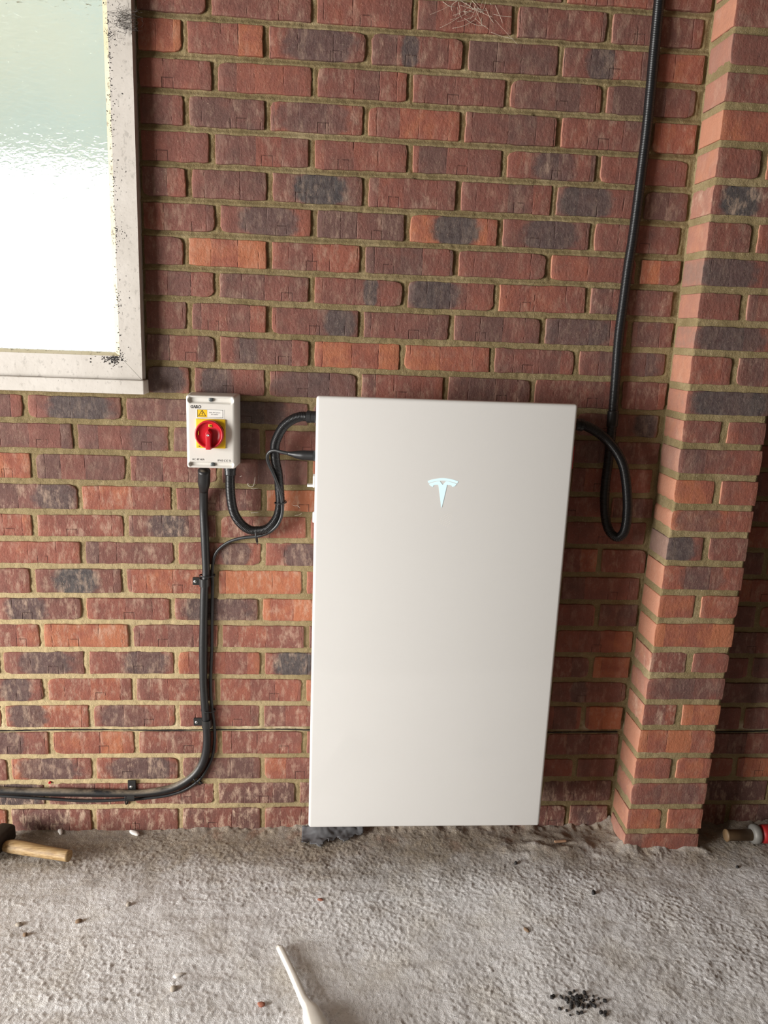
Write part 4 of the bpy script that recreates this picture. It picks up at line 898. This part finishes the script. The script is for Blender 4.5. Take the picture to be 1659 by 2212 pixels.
def clip(ear, cable_c, axis, screw, label):
    x0, x1, z0, z1 = ear
    root = empty('cable_clip', ((x0 + x1) / 2, 0, (z0 + z1) / 2), label, 'clip', 'screwed cable clips')
    r0, r1 = 0.0113, 0.0130
    V = []; F = []
    ths = np.radians(np.linspace(-10, 190, 16))
    lo, hi = (z0, z1) if axis == 'Z' else (x0, x1)
    for rr in (r0, r1):
        for e in (lo, hi):
            for a in ths:
                if axis == 'Z': V.append((cable_c[0] + rr * math.cos(a), -0.0125 - rr * math.sin(a), e))
                else: V.append((e, -0.0125 - rr * math.sin(a), cable_c[1] + rr * math.cos(a)))
    n = len(ths)
    for i in range(n - 1):
        F += [(i, i + 1, n + i + 1, n + i), (2 * n + i, 3 * n + i, 3 * n + i + 1, 2 * n + i + 1), (i, 2 * n + i, 2 * n + i + 1, i + 1), (n + i, n + i + 1, 3 * n + i + 1, 3 * n + i)]
    F += [(0, n, 3 * n, 2 * n), (n - 1, 3 * n - 1, 4 * n - 1, 2 * n - 1)]
    band = mesh('b', V, F)
    if axis == 'Z': earm = rbox('e', ((x0 + cable_c[0] - r0) / 2, -0.0035, (z0 + z1) / 2), (cable_c[0] - r0 + 0.002 - x0, 0.005, z1 - z0), 0.001)
    else: earm = rbox('e', ((x0 + x1) / 2, -0.0035, (z1 + cable_c[1] + r0) / 2), (x1 - x0, 0.005, z1 - cable_c[1] - r0 + 0.002), 0.001)
    bm = bmesh.new(); bm.from_mesh(band); bmesh.ops.recalc_face_normals(bm, faces=bm.faces); bm.to_mesh(band); bm.free()
    put('saddle', join('saddle', band, earm), M_CLIP, root, smooth=False)
    sc = put('screw', lathe('screw', [(0.0044, -0.003), (0.0044, 0.0004), (0.0036, 0.0014), (0.0012, 0.0019)], 20, (screw[0], -0.006, screw[1])), M_ZINC, root)
    child_put('cross_slot', join('cross_slot', rbox('c', (screw[0], -0.0077, screw[1]), (0.0042, 0.0008, 0.0009), 0.0002), rbox('c', (screw[0], -0.0077, screw[1]), (0.0009, 0.0008, 0.0042), 0.0002)), M_INK, sc, smooth=False)
clip((-0.0475, -0.003, 0.7125, 0.7331), (-0.0175, 0), 'Z', (-0.0418, 0.7222), 'black cable clip with bright screw, uppermost of three on the thick cable')
clip((-0.0513, -0.006, 0.3159, 0.3376), (-0.0165, 0), 'Z', (-0.0442, 0.3258), 'black cable clip with bright screw just above the cable bend')
clip((-0.2317, -0.2105, 0.098, 0.1505), (0, 0.1085), 'X', (-0.2225, 0.1330), 'black cable clip on the horizontal run of the thick cable near the floor')

def tie(c, ax, ra, rb, head, label, tilt=0.0):
    root = empty('cable_tie', c, label, 'cable tie', 'black cable ties')
    ax = Vector(ax).normalized()
    a = ax.cross(Vector((0, 1, 0))).normalized(); b = a.cross(ax).normalized()
    V = []; F = []
    n = 24
    for e in (-0.0016, 0.0016):
        for k in (1.0, 1.0):
            pass
    for e, s in ((-0.0016, 0), (0.0016, 0), (0.0016, 0.0011), (-0.0016, 0.0011)):
        for j in range(n):
            t = 2 * math.pi * j / n
            V.append(Vector(c) + ax * e + a * (ra + s) * math.cos(t) + b * (rb + s) * math.sin(t))
    for q in range(4):
        w = (q + 1) % 4
        for j in range(n):
            k = (j + 1) % n
            F.append((q * n + j, q * n + k, w * n + k, w * n + j))
    put('band', mesh('band', V, F), M_TIE, root)
    h = Vector(c) + a * (ra + 0.001) * math.cos(head) + b * (rb + 0.001) * math.sin(head)
    put('head', rbox('head', tuple(h), (0.0052, 0.0045, 0.0050), 0.0008), M_TIE, root, smooth=False)
    d = (a * math.cos(head + 0.3) + b * math.sin(head + 0.3))
    put('tail', sweep('tail', np.array([tuple(h), tuple(h + d * 0.004), tuple(h + d * 0.008)]), 0.0012, 6), M_TIE, root)
def near(P, z=None, x=None):
    C, u = spline(P, 0.004)
    k = int(np.argmin(np.abs(C[:, 2] - z))) if z is not None else int(np.argmin(np.abs(C[:, 0] - x)))
    return C[k]
tie((-0.0105, -0.0105, 0.7405), (0, 0, 1), 0.0195, 0.0125, 2.2, 'black cable tie binding both cables just above the uppermost clip')
tie((-0.0122, -0.0105, 0.3640), (0.05, 0, 1), 0.0185, 0.0125, 2.0, 'black cable tie binding both cables above the second clip')
tie((-0.0458, -0.0105, 0.1580), (-0.75, 0, -0.6), 0.0180, 0.0125, 0.4, 'black cable tie slanting across the cable bend near the floor')
tie((-0.2350, -0.0105, 0.1035), (1, 0, 0.02), 0.0190, 0.0125, 2.6, 'black cable tie beside the clip on the horizontal cable run')
c1 = near(COND, x=0.1160)
tie((0.1160, -0.0290, 0.8560), (1, 0, 0.08), 0.0185, 0.0150, 2.9, 'black cable tie at the bottom of the left conduit loop')
tie((0.1760, -0.0340, 0.9420), (-0.12, 0, 1), 0.0142, 0.0185, 1.2, 'black cable tie on the rising side of the left conduit loop')

# ---------------------------------------------------------------- things on the floor and wall
def lump(name, c, s, seed, mat, label, cat, group=None):
    bm = bmesh.new()
    bmesh.ops.create_icosphere(bm, subdivisions=2, radius=1.0)
    r = random.Random(seed)
    o = Vector((r.random() * 9, r.random() * 9, r.random() * 9))
    from mathutils import noise
    for v in bm.verts:
        k = 1 + 0.35 * noise.noise(v.co * 1.1 + o)
        v.co = Vector((v.co.x * s[0] * k, v.co.y * s[1] * k, v.co.z * s[2] * k))
    me = bpy.data.meshes.new(name); bm.to_mesh(me); bm.free()
    ob = link(name, me, mat, loc=(c[0], c[1], fz(c[0], c[1]) + s[2] * 0.55))
    ob.rotation_euler = (0, 0, r.random() * 6)
    return tag(ob, label, cat, group)
M_ST = plain('grey_stone', (0.40, 0.35, 0.29), 0.85, var=0.3, scale=80)
M_STB = plain('brown_stone', (0.20, 0.13, 0.08), 0.85, var=0.3, scale=80)
M_STR = plain('red_chip', (0.28, 0.10, 0.06), 0.85, var=0.3, scale=80)
M_STK = plain('black_crumb', (0.02, 0.018, 0.018), 0.7)
M_FLK = plain('white_flake', (0.85, 0.82, 0.78), 0.7)
S = STONES
G = 'small stones on the floor'
lump('pebble', S[0], (.0065, .0055, .005), 1, M_ST, 'small round grey pebble alone in the middle left of the floor', 'stone', G)
lump('pebble', S[1], (.0075, .0065, .004), 2, M_ST, 'flat grey brown pebble near the left edge below the hammer', 'stone', G)
lump('pebble', S[2], (.0085, .006, .005), 3, M_STB, 'rusty brown lump on the floor between hammer handle and grey pebble', 'stone', G)
lump('pebble', S[3], (.005, .006, .005), 4, M_STB, 'small dark pebble just in front of the flat grey brown one', 'stone', G)
lump('pebble', S[4], (.0065, .0085, .005), 5, M_ST, 'pale grey pebble in front of the white flake', 'stone', G)
lump('brick_chip', S[5], (.006, .008, .004), 6, M_STR, 'reddish chip left of the white plastic tool', 'chip', 'brick chips on the floor')
lump('paint_flake', S[6], (.012, .006, .0022), 7, M_FLK, 'curled white flake lying on the floor left of the white tool', 'flake', 'white flakes')
lump('coal_crumb', S[7], (.008, .005, .005), 8, M_STK, 'black crumb on the floor in front of the pier and battery gap', 'crumb', 'black crumbs')
lump('dry_leaf', S[8], (.009, .005, .003), 9, M_STB, 'curled brown leaf scrap on the floor below the battery', 'leaf scrap')
lump('coal_crumb', S[9], (.006, .0045, .005), 10, M_STK, 'black crumb close under the battery\'s right corner', 'crumb', 'black crumbs')
lump('brick_chip', S[10], (.008, .004, .003), 11, M_STR, 'dark red chip on the floor in front of the battery\'s left corner', 'chip', 'brick chips on the floor')
lump('coal_crumb', S[11], (.005, .004, .004), 12, M_STK, 'black crumb beyond the pier near the brown tool', 'crumb', 'black crumbs')
lump('mortar_flake', S[12], (.018, .006, .003), 13, M_FLK, 'cream mortar flake against the wall beside the hammer', 'flake', 'white flakes')
lump('mortar_flake', S[13], (.018, .008, .005), 14, M_FLK, 'cream mortar flake at the wall foot below the horizontal cable', 'flake', 'white flakes')
bits = []
rr = random.Random(3)
for i in range(70):
    x = 0.845 + rr.gauss(0, 0.024); y = -0.612 + rr.gauss(0, 0.014); s = rr.uniform(0.0012, 0.0045)
    V, F = rbox_pts(s * 2, s * 1.6, s * 1.5, s * 0.5, 1, 1, 1, 1)
    a = rr.random() * 6
    V = np.stack([V[:, 0] * math.cos(a) - V[:, 1] * math.sin(a) + x, V[:, 0] * math.sin(a) + V[:, 1] * math.cos(a) + y, V[:, 2] + fz(x, y) + s * .5], 1)
    bits.append(mesh('b', V, F))
tag(link('black_grit', join('black_grit', *bits), M_STK, smooth=False), 'patch of loose black grit on the concrete right of the white tool', 'grit', kind='stuff')
wc = STONES[19]
chip = rbox('wood_splinter', (0, 0, 0), (0.034, 0.007, 0.005), 0.001, 6, 1, 1)
o = link('wood_splinter', chip, plain('splinter_wood', (0.42, 0.25, 0.15), 0.8, var=0.3), loc=(wc[0], wc[1], fz(wc[0], wc[1]) + 0.005)); o.rotation_euler = (0.1, 0, 0.12)
tag(o, 'thin wood splinter on the dirt below the battery\'s right corner', 'wood chip')

# club hammer
hs, he = Vector(HAM[0]), Vector(HAM[2])
d = (he - hs).normalized(); nrm = Vector((-d.y, d.x, 0))
ham = empty('club_hammer', (hs.x, hs.y, 0.0), 'club hammer with worn wooden handle lying by the wall foot', 'hammer')
L = (he - hs).length
s = np.linspace(0, 1, 30)
C = np.array([tuple(hs + d * (L * q)) for q in s])
Rr = np.interp(s, [0, .03, .08, .16, .3, .6, .9, 1.0], [.0100, .0135, .0165, .0178, .0176, .0160, .0152, .0150])
C[:, 2] = Rr + 0.003
put('handle', sweep('handle', C, Rr, 24, flat=0.95, up=(0, 0, 1)), M_WOOD, ham)
put('head', None or (lambda: (lambda V, F: mesh('head', V, F))(*(lambda VF: ((VF[0] @ np.array([(d.x, d.y, 0), (nrm.x, nrm.y, 0), (0, 0, 1)])) + np.array((hs.x - d.x * 0.018, hs.y - d.y * 0.018, 0.0275)), VF[1]))(rbox_pts(0.046, 0.108, 0.046, 0.011, 1, 2, 1, 3))))(), M_IRON, ham)

# white tool in the foreground
wt = empty('plastic_hand_tool', (WT[0][0], WT[0][1], 0.0), 'ivory plastic tool handle with slim chisel tip lying on the foreground floor', 'hand tool')
P = [Vector((p[0], p[1], 0)) for p in WT]
half = [0.0072, 0.0078, 0.0086, 0.0110, 0.0170, 0.0215, 0.0255, 0.0260]
thick = [0.0055, 0.0060, 0.0065, 0.0075, 0.0105, 0.0125, 0.014, 0.014]
C, u = spline([tuple(p) for p in P], 0.004)
us = [0]
for a, b in zip(P[:-1], P[1:]): us.append(us[-1] + (b - a).length)
us = np.array(us) / us[-1] * u[-1]
hw = np.interp(u, us, half); tk = np.interp(u, us, thick)
T = np.gradient(C, axis=0); T /= np.linalg.norm(T, axis=1)[:, None]
side = np.stack([-T[:, 1], T[:, 0], np.zeros(len(T))], 1)
sec = [(-1, 0.25), (-0.97, 0.75), (-0.72, 0.96), (-0.2, 1.0), (0.42, 1.0), (0.56, 0.95), (0.97, 0.42), (1.0, 0.2), (0.95, 0.0), (-0.95, 0.0)]
V = []; F = []
for i in range(len(C)):
    for a, b in sec:
        V.append(C[i] + side[i] * (-a) * hw[i] + np.array((0, 0, 0.003 + b * 2 * tk[i])))
n = len(sec)
for i in range(len(C) - 1):
    for j in range(n):
        k = (j + 1) % n
        F.append((i * n + j, i * n + k, (i + 1) * n + k, (i + 1) * n + j))
F += [tuple(range(n - 1, -1, -1)), tuple((len(C) - 1) * n + j for j in range(n))]
for j in range(n):     # chisel-cut tip
    V[j] = V[j] + T[0] * (0.006 * (-sec[j][0] * -1 + 0.0)) * -1
nst = int(np.searchsorted(u, us[2])) + 1
m1 = mesh('stem', V, F)
bm = bmesh.new(); bm.from_mesh(m1); bmesh.ops.recalc_face_normals(bm, faces=bm.faces); bm.to_mesh(m1); bm.free()
put('handle', m1, M_WHITE, wt)

# brown and red tool behind the pier
tl = empty('bar_clamp', (1.43, -0.085, 0.0), 'brown cylinder tool with steel collar and red body on the floor behind the pier', 'tool')
tz = 0.0285
put('shaft', lathe('shaft', [(0.0155, 0.0), (0.0172, 0.002), (0.0172, 0.005), (0.0156, 0.008), (0.0156, 0.080)], 24, (1.428, -0.088, tz - 0.003), 'X'), M_BROWN, tl)
put('collar', lathe('collar', [(0.018, 0.0), (0.0260, 0.003), (0.0275, 0.017), (0.024, 0.022)], 28, (1.503, -0.088, tz), 'X'), M_STEEL, tl)
put('barrel', lathe('barrel', [(0.0150, 0.0), (0.0245, 0.006), (0.0255, 0.012), (0.0255, 0.20), (0.022, 0.204)], 28, (1.526, -0.088, tz), 'X'), M_REDP, tl)

# crumpled membrane under the battery
u_ = np.linspace(0, 1, 46); v_ = np.linspace(0, 1, 22)
A, B = np.meshgrid(u_, v_, indexing='ij')
MX = 0.243 + 0.170 * A
wid = 0.5 + 0.5 * sstep(1.0, 0.3, A)
MY = -0.016 - 0.072 * B * wid + 0.004 * vnoise(A * 6, B * 4, 51)
MZ = floor_height(MX, MY) + 0.004 + 0.028 * (1 - B) ** 1.6 * sstep(0.0, 0.3, A) + 0.005 * np.abs(vnoise(A * 5, B * 4, 52)) + 0.001 * vnoise(A * 14, B * 9, 53)
cell = (A[:-1, :-1] + 0.01, B[:-1, :-1])
kp = cell[1] < 0.72 + 0.30 * vnoise(cell[0] * 7 + 3, cell[0] * 0 + 1.5, 54) + 0.08 * vnoise(cell[0] * 25, cell[1] * 20, 55)
mm = grid_mesh('membrane_scrap', np.stack([MX, MY, MZ], -1), kp)
o = link('membrane_scrap', mm, M_MEMB)
md = o.modifiers.new('thickness', 'SOLIDIFY'); md.thickness = 0.0015
tag(o, 'crumpled dark grey membrane scrap at the wall foot below the battery', 'membrane')

# red wall plug
p = PLUG[0]
pl = empty('wall_plug', (p[0], 0, p[2]), 'small red wall plug pushed into the mortar above the horizontal cable', 'wall plug')
put('plug_rim', lathe('plug_rim', [(0.0030, -0.012), (0.0030, 0.001), (0.0036, 0.0016), (0.0036, 0.0026), (0.0016, 0.0026), (0.0014, -0.002), (0.0004, -0.002)], 18, (p[0], 0.0, p[2])), M_RED, pl)

# cobwebs
def web(name, centre, spread, n, mat, label, seed, r=0.0004, drop=1.0, y0=-0.004):
    rr = random.Random(seed)
    ms = []
    for i in range(n):
        a = Vector((centre[0] + rr.gauss(0, spread[0]), y0 - abs(rr.gauss(0, spread[1])), centre[1] + rr.gauss(0, spread[2])))
        b = a + Vector((rr.gauss(0, spread[0]), rr.gauss(0, spread[1]), -abs(rr.gauss(0, spread[2])) * drop))
        mid = (a + b) / 2 + Vector((rr.gauss(0, .003), rr.gauss(0, .002), -rr.random() * .006))
        ms.append(strand([tuple(a), tuple(mid), tuple(b)], r * rr.uniform(0.5, 1.3)))
    o = link(name, join(name, *ms), mat)
    return tag(o, label, 'cobweb')
web('cobweb', (0.585, 2.078), (0.030, 0.004, 0.022), 46, M_WEB, 'wispy pale cobweb hanging at the top of the brick wall', 1)
web('cobweb', (-0.165, 2.005), (0.015, 0.006, 0.013), 150, M_DARKWEB, 'sooty cobweb clump bridging the window frame and the wall', 2, 0.00028, 0.6, -0.036)
# dirt heap in the corner of the window frame
bits = []
rr = random.Random(8)
for i in range(190):
    q = rr.random()
    x = -0.215 - abs(rr.gauss(0, 0.020)) + 0.012 * rr.random(); z = 1.2855 - abs(rr.gauss(0, 0.006)) * (1 if rr.random() < .7 else 2.2)
    if rr.random() < 0.25: x = -0.200 + rr.gauss(0, 0.006); z = 1.283 + rr.gauss(0, 0.008)
    s = rr.uniform(0.0004, 0.0015)
    V, F = rbox_pts(s * rr.uniform(1, 3), s, s * rr.uniform(0.8, 1.8), s * 0.35, 1, 1, 1, 1)
    a = rr.random() * 6.3
    V = np.stack([V[:, 0] * math.cos(a) - V[:, 2] * math.sin(a) + x, V[:, 1] - 0.0352, V[:, 0] * math.sin(a) + V[:, 2] * math.cos(a) + z], 1)
    bits.append(mesh('b', V, F))
for i in range(420):
    z = rr.uniform(1.29, 2.06) if rr.random() < 0.4 else rr.choice((1.98, 1.94, 1.86, 1.80, 1.68, 1.56, 1.42, 2.01)) + rr.gauss(0, 0.018)
    x = IX + rr.gauss(0.001, 0.0035) if rr.random() < 0.75 else IX + rr.uniform(0, 0.03)
    s = rr.uniform(0.0004, 0.0013)
    V, F = rbox_pts(s * rr.uniform(1, 2), s, s * rr.uniform(1, 3), s * 0.35, 1, 1, 1, 1)
    a = rr.random() * 6.3
    V = np.stack([V[:, 0] * math.cos(a) - V[:, 2] * math.sin(a) + x, V[:, 1] - 0.0350, V[:, 0] * math.sin(a) + V[:, 2] * math.cos(a) + z], 1)
    bits.append(mesh('b', V, F))
tag(link('window_dirt', join('window_dirt', *bits), M_STK, smooth=False), 'crumbs of black dirt along the inner edge and corner of the window frame', 'dirt', kind='stuff')
